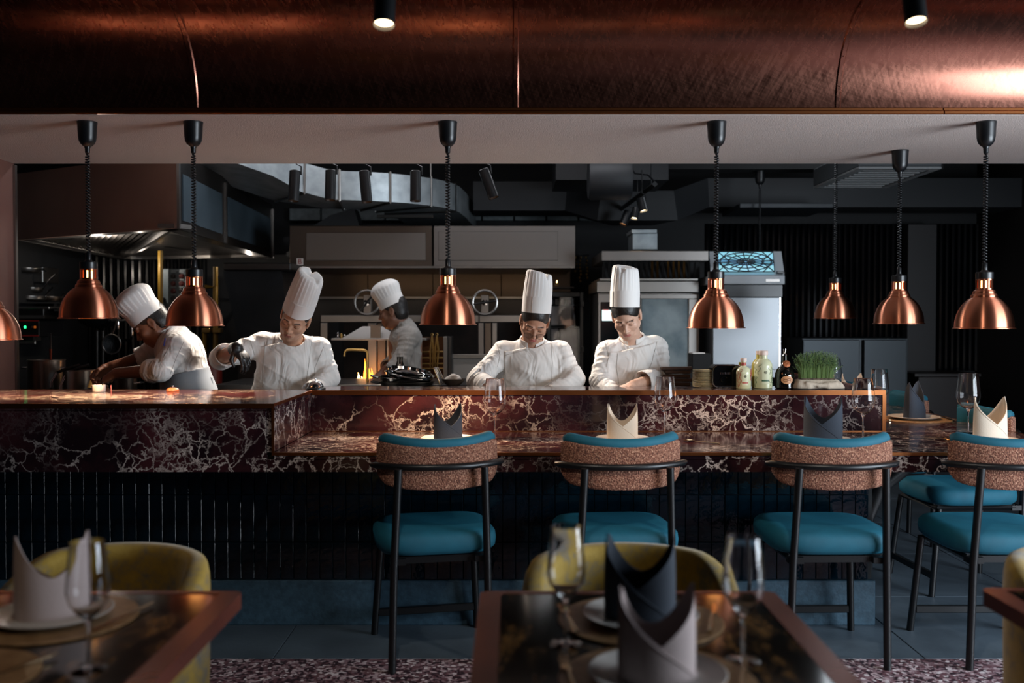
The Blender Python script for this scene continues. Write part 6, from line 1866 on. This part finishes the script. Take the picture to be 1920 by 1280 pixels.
# black toaster
bp_ = V((P(1366, 725, 5.0).x, 5.03, ZB))
ts = thing('toaster', 'glossy black toaster behind the green bottles', 'toaster', tuple(bp_))
GBL = M('gloss_black', '#0a0b0d', 0.08, spec=0.8)
pr_ = [(-.088 + .0, 0), (.088, 0)] 
ring_ = rounded_rect(-.078, .078, .004, .118, .03, 6)
MB().prism(ring_, .12, 'y', -.005).build('casing', GBL, ts, smooth=True, angle=40)
MB().tube([(x, -.007, z) for x, z in ring_], .0035, 6, closed=True).build('chrome_edge', CHROME, ts, smooth=True)
for k in range(2): MB().box(-.055, .055, .02 + .05 * k, .04 + .05 * k, .1181, .1195).build('bread_slot', BLKDULL, ts)
for k in range(7):
    MB().tube([(-.035 + k * .008, -.0065, .07), (-.035 + k * .008, -.0065, .082)], .0013, 4).build('vent', CHROME, ts)
MB().tube([(-.018 + .018 * math.cos(a), -.0075, .045 + .014 * math.sin(a)) for a in np.linspace(.6, 5.5, 18)], .0022, 5).build('emblem_curl', CHROME, ts, smooth=True)
MB().box(-.07, .07, .01, .1, 0, .004).build('feet', BLACK, ts)
# wooden boards behind the plates
for i, (zz, w_) in enumerate(((0, .075), (.022, .078), (.044, .074), (.066, .07), (.086, .085))):
    bx = MB().box(-w_, w_, -.022, .022, 0, .018, .003).build('wooden_board', M('board_brown', '#4f3524', 0.5, noise=(8, '#3d281b')), loc=(P(1268, 725, 5.3).x + .006 * (i % 2), 5.3, .9705 + .0705 + zz))
    setp(bx, 'dark wooden board, %s of the small pile left of the ivory plates' % ['lowest', 'second', 'third', 'fourth', 'topmost'][i], 'board', 'pile of wooden boards')
rs = thing('board_riser', 'low steel riser under the pile of wooden boards', 'riser', (P(1268, 725, 5.3).x, 5.3, .97))
MB().box(-.09, .09, -.025, .025, .001, .070, .003).build('riser_body', STEELD, rs)
# dark box with a white lid edge behind
pb = thing('napkin_box', 'black box with a pale sheet on top behind the plates', 'box', tuple(P(1310, 700, 6.2)))
boxpart('box_body', BLKDULL, pb, 1298, 663, 1334, 700, 6.2, .15, .004); boxpart('sheet', WHITEP, pb, 1299, 661, 1322, 663, 6.19, .12)
boxpart('stand', BLKDULL, pb, 1290, 700, 1345, 860, 6.2, .2)
# planter with sprouts wrapped in cloth
bp_ = V((P(1527, 725, 5.0).x, 4.985, ZB))
pt = thing('sprout_planter', 'bushy green sprouts in a tray wrapped with pale cloth', 'potted plant', tuple(bp_))
sf = Field((-.16, -.09, -.002), (.17, .1, .09), .004)
sf.cap((-.075, 0, .03), (.085, 0, .03), .034, .034, 0)
sf.cap((-.09, -.03, .018), (.11, -.03, .016), .022, .022, .02); sf.cap((-.11, -.02, .008), (-.05, -.05, .012), .013, .016, .02); sf.cap((.05, -.05, .014), (.135, -.02, .006), .017, .010, .02)
sf.cap((-.06, -.055, .03), (.03, -.055, .018), .008, .006, .012); sf.cap((0, -.055, .016), (.09, -.05, .03), .007, .006, .012)
Zf = sf.ax[2][None, None, :]; sf.d = np.maximum(sf.d, (-(Zf - .0005)).astype(np.float32)); sf.d = np.maximum(sf.d, (Zf - .048).astype(np.float32))
wrapc = field_obj('cloth_wrap', sf, M('cloth_sand', '#b7a896', 0.9, bump=(120, .2)), None, smooth_it=1); wrapc.parent = pt
MB().box(-.083, .093, -.033, .036, .044, .054, .004).build('soil', M('soil_pebble', '#6a5a48', 0.9, noise=(60, '#2a211a'), bump=(90, .8)), pt)
stems = MB(); leaves = MB(); rg2 = random.Random(11)
for i in range(620):
    x = rg2.uniform(-.08, .09); y = rg2.uniform(-.03, .033); h = rg2.uniform(.075, .145) * (1 - .25 * (abs(x - .005) / .09) ** 3)
    tx, ty = x * 1.25 + rg2.gauss(0, .013), y * 1.35 + rg2.gauss(0, .013)
    top = V((tx, ty, .05 + h)); mid = V((x * 1.05, y * 1.05, .05 + h * .5))
    stems.tube([(x, y, .05), mid, top], .0008, 3, cap=False)
    for k in range(4):
        u = 1 - k * .17; c = mid.lerp(top, u) if k else top
        a = rg2.uniform(0, 2 * PI); L = rg2.uniform(.007, .014); d = V((math.cos(a), math.sin(a), rg2.uniform(-.3, .7))).normalized(); s = d.cross(V((0, 0, 1))).normalized() * L * .38
        leaves.add([tuple(c), tuple(c + d * L * .5 + s), tuple(c + d * L), tuple(c + d * L * .5 - s)], [(0, 1, 2, 3)])
setp(stems.build('stems', M('stem_green', '#7f9a62', 0.6), pt), kind='stuff'); setp(leaves.build('foliage', M('leaf_sprout', '#5f7b5a', 0.6, noise=(40, '#3e5a3c')), pt), kind='stuff')

# ---- stove area at the left
def pot(px, py, r, h, Y, label, mat=STEEL, handles='loop', z=.8805):
    p = P(px, py, Y)
    t = thing('stock_pot', label, 'pot', (p.x, Y, z), group='pots on the stove')
    MB().lathe([(0, 0), (r * .97, 0), (r, .006), (r, h - .006), (r * 1.03, h - .003), (r * 1.03, h), (r * .97, h), (r * .97, .008), (0, .006)], 48).build('pot_body', mat, t, smooth=True, angle=35)
    if handles == 'loop':
        for s in (-1, 1):
            MB().tube([(s * r, -.04, h * .8), (s * (r + .035), -.03, h * .82), (s * (r + .035), .03, h * .82), (s * r, .04, h * .8)], .005, 6).build('handle', CHROME, t, smooth=True)
    return t
hP = lambda py, Y: P(0, py, Y).z - .8805
pot(88, 735, .108, hP(674, 6.05), 6.05, 'tall steel stock pot beside the pillar')
pt1 = pot(149, 735, .092, hP(693, 5.97), 5.97, 'steel saucepan the bent over chef is stirring', handles='none')
pot(233, 735, .075, hP(708, 6.0), 6.0, 'low steel saucepan under the chef\'s forearms', STEELD)
pot(118, 735, .10, hP(689, 6.45), 6.45, 'brown steel saucepan behind the others', BRONZE)
for i, (a, b, e) in enumerate((((96, 716), (107, 698), (150, 684)), ((114, 722), (126, 698), (168, 684)))):
    sv = thing('skillet_handle', '', 'pan', tuple(P(a[0], a[1], 5.9)))
    sv['label'] = ['left wire handled basket scoop with a black grip in front of the tall pot', 'right wire handled basket scoop with a black grip beside the saucepan'][i]
    sv.name = 'basket_scoop'
    for d_ in (-1.5, 1.5):
        MB().tube([P(a[0] + d_, a[1] + 10, 5.9), P(a[0] + d_, a[1], 5.9), P(b[0] + d_, b[1], 5.9)], .003, 6).build('wire', CHROME, sv, smooth=True, world=True)
    MB().tube([P(b[0], b[1], 5.9), P((b[0] + e[0]) / 2, (b[1] + e[1]) / 2 - 1, 5.92), P(e[0], e[1], 5.95)], [.008, .012, .011], 10).build('grip', BLACK, sv, smooth=True, world=True)
setp(MB().tube([P(167, 727, 5.75), P(172, 712, 5.8), P(181, 700, 5.9)], [.012, .010, .004], 6, flat=.3).build('wooden_spatula', M('spatula_wood', '#a67c3d', 0.5), smooth=True, loc=tuple(P(167, 727, 5.75)), world=True), 'wooden spatula held in the saucepan by the bent over chef', 'spatula')
# salamander grill and shelf with pans on the wall
sl = thing('salamander_grill', 'wall hung salamander grill with red stripes, knob and green lamp', 'grill', tuple(P(60, 620, 8.2)))
boxpart('body', STEELD, sl, 35, 574, 82, 598, 8.2, .5, .004); boxpart('top', STEEL, sl, 35, 574, 92, 579, 8.15, .55, .003); boxpart('front_lip', STEEL, sl, 35, 591, 82, 597, 8.18, .02)
cpn = boxpart('control_panel', M('panel_black', '#131316', 0.35), sl, 38, 600, 73, 631, 8.18, .45, .003)
boxpart('stripe', REDP, cpn, 36, 600, 73, 602.5, 8.176, .003); boxpart('stripe', REDP, cpn, 36, 628, 73, 630.5, 8.176, .003)
p = P(57.5, 613, 8.17)
MB().lathe([(0, .03), (.022, .03), (.025, 0), (0, 0)], 20, M4=Matrix.Translation(p) @ Matrix.Rotation(PI / 2, 4, 'X')).build('knob', BLACK, cpn, smooth=True, world=True)
for px, m_ in ((47, M('led_green', '#30ff80', .4, emit='#2cff90', estr=3.0)), (65.5, M('led_amber', '#c07030', .4, emit='#c06020', estr=.5))):
    p = P(px, 613, 8.17); MB().lathe([(0, .006), (.009, .004), (.011, 0)], 12, M4=Matrix.Translation(p) @ Matrix.Rotation(PI / 2, 4, 'X')).build('lamp', m_, cpn, smooth=True, world=True)
boxpart('handle', STEEL, sl, 34, 639, 66, 645, 8.12, .03, .004); boxpart('handle_arm', STEEL, sl, 62, 631.5, 66, 639, 8.12, .1)
ws = thing('pan_shelf', 'steel wall shelf carrying dark frying pans at left', 'shelf', tuple(P(60, 570, 8.3)))
boxpart('shelf_board', STEEL, ws, 40, 566, 112, 568.5, 8.25, .6); boxpart('upper_tray', STEEL, ws, 44, 500, 80, 529, 8.5, .3, .004); boxpart('bracket', STEEL, ws, 101, 568.6, 106, 583, 8.3, .4); boxpart('post', STEELD, ws, 44, 529.3, 47, 566, 8.4, .03)
def wallpan(px, py, r, Y, hx, hy, label, mat=STEEL):
    t, M4 = lidlike('frying_pan', px, py, r, Y, label, mat, (0, 0), .035, 'pans on the wall shelf')
    a = P(px, py, Y) + V((r * .95, 0, .03)); b = P(hx, hy, Y - .05)
    MB().tube([a, a.lerp(b, .5) + V((0, 0, .012)), b], [.008, .010, .007], 8).build('handle', CHROME, t, smooth=True, world=True)
wallpan(52, 564, .16, 8.5, 98, 539, 'big dark frying pan on the wall shelf with a long pale handle'); wallpan(92, 564.5, .12, 8.65, 122, 548, 'smaller brass toned frying pan beside the big one', BRONZE); wallpan(55, 548, .12, 8.55, 105, 514, 'dark frying pan stacked on the big one'); wallpan(48, 512, .13, 8.40, 86, 509, 'frying pan lying in the upper steel tray')
# ladle, sieve, hanging steel things, green tube
sv = thing('hanging_sieve', 'round wire sieve hanging on the dark wall beside the chef in profile', 'sieve', tuple(P(209, 646, 7.0)))
c = P(209, 645, 7.0)
MB().tube([(c.x + .066 * math.cos(a), c.y, c.z + .069 * math.sin(a)) for a in np.linspace(0, 2 * PI, 36, endpoint=False)], .006, 6, closed=True).build('hoop', STEEL, sv, smooth=True, world=True)
rows = [[(c.x + .064 * k * math.cos(a), c.y + .035 * (1 - k * k), c.z + .067 * k * math.sin(a)) for a in np.linspace(0, 2 * PI, 28, endpoint=False)] for k in (.05, .4, .75, 1)]
MB().grid(rows, thick=.002, closed_u=True).build('mesh_bowl', M('wire_mesh', '#2b2e30', 0.5, 0.7, bump=(150, .6)), sv, smooth=True, world=True)
MB().tube([P(211, 626, 7.0), P(217, 608, 7.02), P(222, 590, 7.05)], .006, 6).build('handle', STEELD, sv, smooth=True, world=True)
kn = thing('carving_fork', 'carving fork with a red handle standing in the tall pot', 'fork', tuple(P(95, 690, 6.05)))
MB().tube([P(95, 676, 6.05), P(95, 654, 6.05)], [.006, .010], 8).build('handle', M('handle_red', '#8e3a22', .5), kn, smooth=True, world=True)
MB().tube([P(95, 654, 6.05), P(95, 626, 6.05)], [.008, .005], 6).build('blade', STEELD, kn, smooth=True, world=True)
for dx in (-3.5, 0, 3.5): MB().tube([P(95 + dx * .4, 640, 6.05), P(95 + dx, 624, 6.05)], .0016, 5).build('tine', CHROME, kn, world=True)
wk = thing('wok_lid', 'dark curved wok hanging behind the second lamp', 'wok', tuple(P(188, 606, 7.6)))
MB().lathe([(0, 0), (.08, .012), (.15, .045), (.18, .085), (.176, .086), (.145, .05), (0, .006)], 36, tuple(P(188, 616, 7.6))).build('wok_body', BLKMETAL, wk, smooth=True, world=True)
for i, px in enumerate((182, 193)):
    a, b = P(px, 620, 8.9), P(px, 705, 8.9)
    setp(MB().tube([a, b], .02, 12).build('steel_pipe', STEELD, smooth=True, loc=tuple(b), world=True), ['left of two steel pipes on the dark wall behind the sieve', 'right of two steel pipes on the dark wall behind the sieve'][i], 'pipe')
for i, (px, p0, p1) in enumerate(((247, 603, 630), (221, 600, 617))):
    a = P(px, p1, 7.4); b = P(px, p0, 7.4)
    setp(MB().lathe([(0, 0), (.016, 0), (.018, .01), (.018, b.z - a.z - .012), (.006, b.z - a.z), (0, b.z - a.z)], 14, (0, 0, 0)).build('shaker', CHROME, smooth=True, loc=tuple(a)), ['tall steel shaker hanging under the chef hat at left', 'short steel shaker hanging near the sieve'][i], 'shaker')
rl = MB(); rl.tube([P(205, 600, 7.41), P(262, 600, 7.41)], .006, 6)
setp(rl.build('hanging_rail', STEELD, smooth=True), 'thin steel rail that the shakers hang from', 'rail')
# control cabinet and gas pipes
cc = thing('control_cabinet', 'grey wall cabinet with rows of round dark red buttons', 'cabinet', tuple(P(328, 590, 8.8)))
boxpart('cabinet_body', M('cabinet_grey', '#5f6b70', 0.5), cc, 304, 504, 358, 590, 8.8, .3, .006)
for r_ in range(4):
    for k in range(2):
        p = P(325 + k * 15.5, 517.5 + r_ * 14, 8.795)
        MB().lathe([(0, .03), (.016, .028), (.018, .006), (.023, .004), (.023, 0), (0, 0)], 16, M4=Matrix.Translation(p) @ Matrix.Rotation(PI / 2, 4, 'X')).build('button', M('button_red', '#5d2322', .4) if (r_ + k) % 3 else M('button_dark', '#241a1a', .4), cc, smooth=True, world=True)
        boxpart('button_tag', M('tag_grey', '#8d969a', .6), cc, 320.5 + k * 15.5, 508.5 + r_ * 14, 329.5 + k * 15.5, 511 + r_ * 14, 8.794, .004)
boxpart('name_strip', M('tag_grey', '#8d969a', .6), cc, 321, 505.5, 346, 508, 8.794, .004)
GASY = M('gas_yellow', '#8a6a1e', 0.45)
gp = thing('gas_pipe', 'yellow gas pipes with valves on the dark wall between the two chefs at left', 'pipe', tuple(P(395, 700, 8.7)))
MB().tube([P(301, 470, 8.72), P(301, 700, 8.72)], .022, 10).build('pipe_run', GASY, gp, smooth=True, world=True)
MB().tube([P(385, 538, 8.7), P(404, 538, 8.7), P(404, 700, 8.7)], .022, 10).build('pipe_run', GASY, gp, smooth=True, world=True)
MB().tube([P(384, 620, 8.7), P(384, 700, 8.7)], .022, 10).build('pipe_run', GASY, gp, smooth=True, world=True)
MB().tube([P(404, 500, 8.7), P(404, 537, 8.7)], .022, 10).build('pipe_run', GASY, gp, smooth=True, world=True)
for px in (384, 404): MB().box(P(px - 8, 0, 8.68).x, P(px + 8, 0, 8.68).x, 8.64, 8.72, P(0, 624, 8.7).z, P(0, 615, 8.7).z, .006).build('valve', BRASS, gp, world=True)
rc = thing('red_cylinder', 'dark red gas bottle behind the bent over chef', 'gas bottle', (P(397, 730, 7.6).x, 7.6, 0))
MB().lathe([(0, 0), (.075, 0), (.08, .02), (.08, 1.02), (.06, 1.09), (.02, 1.11), (.02, 1.14), (0, 1.14)], 28).build('bottle_body', M('gas_red', '#57140f', .4), rc, smooth=True)

# wall brackets of the things that hang at the back
def hold(o, px, py, Y, name='wall_bracket', to=9.55):
    p = P(px, py, Y)
    MB().box(p.x - .012, p.x + .012, Y, to, p.z - .012, p.z + .012).build(name, BLKMETAL, o, world=True)
hold(cc, 310, 560, 9.0); hold(gp, 404, 560, 8.7); hold(gp, 301, 560, 8.72); hold(wk, 188, 600, 7.7); hold(sv, 222, 590, 7.06); hold(sl, 60, 586, 8.7); hold(ws, 60, 567, 8.6); hold(ob, 1088, 478, 8.6)
for _o in [o for o in bpy.data.objects if o.name.startswith('steel_pipe')]: hold(_o, 182 if _o.name == 'steel_pipe' else 193, 640, 8.9)
hold(bpy.data.objects['hanging_rail'], 206, 600, 7.41)
for _n, _px in (('shaker', 247), ('shaker.001', 221)):
    _o = bpy.data.objects[_n]; _a = P(_px, 600.2, 7.41); _b = P(_px, 603 if _n == 'shaker' else 600.6, 7.40)
    MB().tube([tuple(_a), tuple(_b - V((0, 0, .01)))], .003, 5).build('hook', CHROME, _o, world=True)
# ------------------------------------------------------------------ ducts and lights under the kitchen ceiling
def duct(name, path, w, h, mat, label, seams=True, flange=.012):
    """rectangular duct swept along a level or sloping path (points at the centre)"""
    pts = [V(p) for p in path]
    t = thing(name, label, 'duct', tuple(pts[0]))
    secs = []
    for i, p in enumerate(pts):
        d = (pts[min(i + 1, len(pts) - 1)] - pts[max(i - 1, 0)]).normalized()
        s = V((d.y, -d.x, 0)).normalized(); u = s.cross(d).normalized()
        if u.z < 0: u = -u
        secs.append([tuple(p + s * a * w / 2 + u * b * h / 2) for a, b in ((-1, -1), (1, -1), (1, 1), (-1, 1))])
    sections(MB(), secs).build('duct_body', mat, t, world=True, smooth=True, angle=25)
    return t, pts
zc = 2.43
path = [(-2.25, 6.95, zc + .20), (-2.0, 7.35, zc + .14), (-1.75, 7.62, zc + .05)]
cx_, cy_, R_ = -1.45, 8.42, .70
for a in np.linspace(-90, -8, 12): path.append((cx_ + R_ * math.cos(math.radians(a)), cy_ + R_ * math.sin(math.radians(a)), zc))
path += [(-.72, 8.6, zc - .01), (-.66, 9.5, zc - .03)]
t, pts = duct('galvanised_duct', path, .62, .22, GALV, 'big galvanised duct bending back to the grill hood')
for i in (2, 4, 7, 10, 13):
    p = pts[i]; d = (pts[i + 1] - pts[i - 1]).normalized(); s = V((d.y, -d.x, 0)).normalized()
    r_ = [p + s * a * .318 + V((0, 0, b * .118)) for a, b in ((-1, -1), (1, -1), (1, 1), (-1, 1))]
    MB().tube(r_, .009, 4, closed=True).build('seam_flange', STEEL, t, world=True)
a, b = P(690, 411, 7.9), P(802, 406, 7.9)
tr_ = MB().box(a.x, b.x, 8.42, 8.47, 2.29, 2.315).build('hanger_bar', STEEL, t, world=True)
MB().tube([(b.x - .02, 8.445, 2.29), (b.x - .02, 8.445, 3.3)], .006, 6).build('hanger_rod', STEEL, t, world=True)
duct('black_duct', [(-.35, 9.0, 2.52), (.55, 9.0, 2.52), (.85, 8.7, 2.40), (1.35, 8.7, 2.40), (1.75, 9.0, 2.55), (4.6, 9.0, 2.55)], .5, .26, DUCTBLK, 'long black duct kinking down and up across the back of the kitchen')
duct('black_duct', [(.35, 8.1, 2.72), (1.25, 8.1, 2.72)], .7, .40, DUCTBLK, 'short fat black duct box between the spots')
duct('black_duct', [(-2.12, 9.2, 2.08), (-1.95, 9.2, 2.12), (-1.65, 9.2, 2.30), (-1.45, 9.2, 2.36)], .3, .18, DUCTBLK, 'black duct rising behind the brown hood')
cy = thing('ceiling_unit', 'round ended black fan unit hung under the kitchen ceiling', 'fan unit', tuple(P(1150, 340, 7.6)))
MB().lathe([(0, -.16), (.15, -.16), (.16, -.14), (.16, .14), (.15, .16), (0, .16)], 28, M4=Matrix.Translation(P(1143, 335, 7.3)) @ Matrix.Rotation(PI / 2, 4, 'Y')).build('fan_body', DUCTBLK, cy, smooth=True, world=True)
for px in (1110, 1172): MB().tube([P(px, 345, 7.6), P(px - 4, 300, 7.6), P(px - 4, 240, 7.6)], .006, 6).build('cable', BLACK, cy, smooth=True, world=True)
# air conditioning cassette
ac = thing('air_cassette', 'square ceiling air conditioning grille at the right', 'air conditioner', tuple(P(1655, 340, 7.5)))
zc_ = 2.49
MB().box(2.50, 3.10, 7.0, 8.05, zc_ + .02, zc_ + .16, .006).build('housing', M('cassette_grey', '#4f5356', .6), ac, world=True)
FRM = M('cassette_frame', '#8d8f90', .55)
MB().box(2.50, 3.10, 7.0, 7.08, zc_, zc_ + .019, .004).build('frame', FRM, ac, world=True); MB().box(2.50, 3.10, 7.97, 8.05, zc_, zc_ + .019, .004).build('frame', FRM, ac, world=True)
MB().box(2.50, 2.56, 7.08, 7.97, zc_, zc_ + .019, .004).build('frame', FRM, ac, world=True); MB().box(3.04, 3.10, 7.08, 7.97, zc_, zc_ + .019, .004).build('frame', FRM, ac, world=True)
for k in range(9):
    MB().box(2.57, 3.03, 7.11 + k * .097, 7.16 + k * .097, zc_ + .001, zc_ + .012, .002).build('louvre', FRM, ac, world=True)
for x in (2.52, 3.08): MB().tube([(x, 7.05, zc_ + .1), (x, 7.05, 3.3)], .006, 6).build('hanger_rod', STEELD, ac, world=True)
setp(MB().box(1.95, 2.75, 8.3, 9.0, 2.36, 2.40, .004).build('ceiling_panel', M('panel_slate', '#20262c', .5), ), 'flat dark panel hanging behind the air grille', 'panel')
# track spots of the kitchen
TRK = thing('light_track', 'black light track just behind the soffit with five spots under it', 'light track', (0, 6.05, 2.5))
MB().box(-1.7, .35, 6.03, 6.07, 2.50, 2.535).build('rail', BLACK, TRK, world=True)
for x in (-1.5, .2): MB().tube([(x, 6.05, 2.535), (x, 6.05, 3.3)], .006, 6).build('hanger_rod', BLACK, TRK, world=True)
ON = M('spot_reflector', '#d8a878', .3, .6, emit='#ffb070', estr=.7); HOT = M('spot_hot', '#fff0d8', .3, emit='#ffe2b4', estr=22.0)
def spot(px0, py0, px1, py1, Y, r, label, lens, ztop, group, stem_px=None):
    a = P(px0, py0, Y); b = P(px1, py1, Y - .02)
    t = thing('track_spot', label, 'spotlight', tuple(a), group=group)
    d = (b - a); L = d.length; R_ = d.to_track_quat('Z', 'Y').to_matrix().to_4x4(); M4 = Matrix.Translation(a) @ R_
    MB().lathe([(0, -.004), (r - .004, -.004), (r, 0), (r, L), (r - .003, L), (r - .004, L - .02), (0, L - .02)], 28, M4=M4, cap=False).build('body', BLACK, t, smooth=True, world=True)
    MB().lathe([(0, 0), (r - .004, 0)], 24, M4=M4 @ Matrix.Translation((0, 0, L - .015)), cap=False).build('lens', lens, t, world=True)
    s = a + V((r * .4, 0, 0)); 
    MB().tube([a + d * .12 + V((r + .006, 0, 0)), a + V((r + .006, 0, .03)), V((a.x + r * .3, a.y, a.z + .045)), V((a.x + r * .3, a.y, ztop))], .005, 6).build('yoke', BLACK, t, smooth=True, world=True)
    return a, b
SP = []
for px0, py0, px1, py1, lab in ((553, 321, 550, 377, 'leftmost kitchen track spot, pointing straight down'), (620, 320, 619, 375, 'second kitchen track spot from the left'), (683, 322, 688, 379, 'third kitchen track spot, leaning slightly right, in front of the duct'), (779, 322, 779, 377, 'fourth kitchen track spot at the right end of the duct'), (907, 319, 926, 371, 'kitchen track spot tilted strongly to the right, lens glowing')):
    SP.append(spot(px0, py0, px1, py1, 6.05, .0335, lab, ON, 2.5, 'kitchen track spots'))
T2 = thing('light_track', 'slanting black light track far back over the oven', 'light track', tuple(P(1200, 370, 8.0)))
MB().tube([P(1228, 345, 7.2), P(1160, 395, 8.6)], .022, 4).build('rail', BLACK, T2, world=True)
MB().tube([P(1175, 385, 8.3), P(1176, 300, 8.3)], .005, 5).build('hanger_rod', BLACK, T2, world=True); MB().tube([P(1221, 345, 7.4), P(1221, 290, 7.4)], .005, 5).build('hanger_rod', BLACK, T2, world=True)
MB().tube([P(1227, 340, 7.3), P(1215, 328, 7.4), P(1190, 325, 7.6), P(1181, 308, 7.8)], .006, 6).build('cable', BLACK, T2, smooth=True, world=True)
SP2 = []
for px0, py0, px1, py1, Y, r, lab, ln in ((1201, 373, 1207, 396, 7.4, .034, 'bright kitchen spot nearest in the group of three over the oven', HOT), (1193, 390, 1189, 410, 7.8, .030, 'middle kitchen spot in the group of three over the oven', HOT), (1178, 397, 1168, 421, 8.2, .036, 'dark kitchen spot farthest left in the group of three', ON)):
    a_ = P(px0, py0, Y)
    SP2.append(spot(px0, py0, px1, py1, Y, r, lab, ln, a_.z + .22, 'far kitchen spots'))
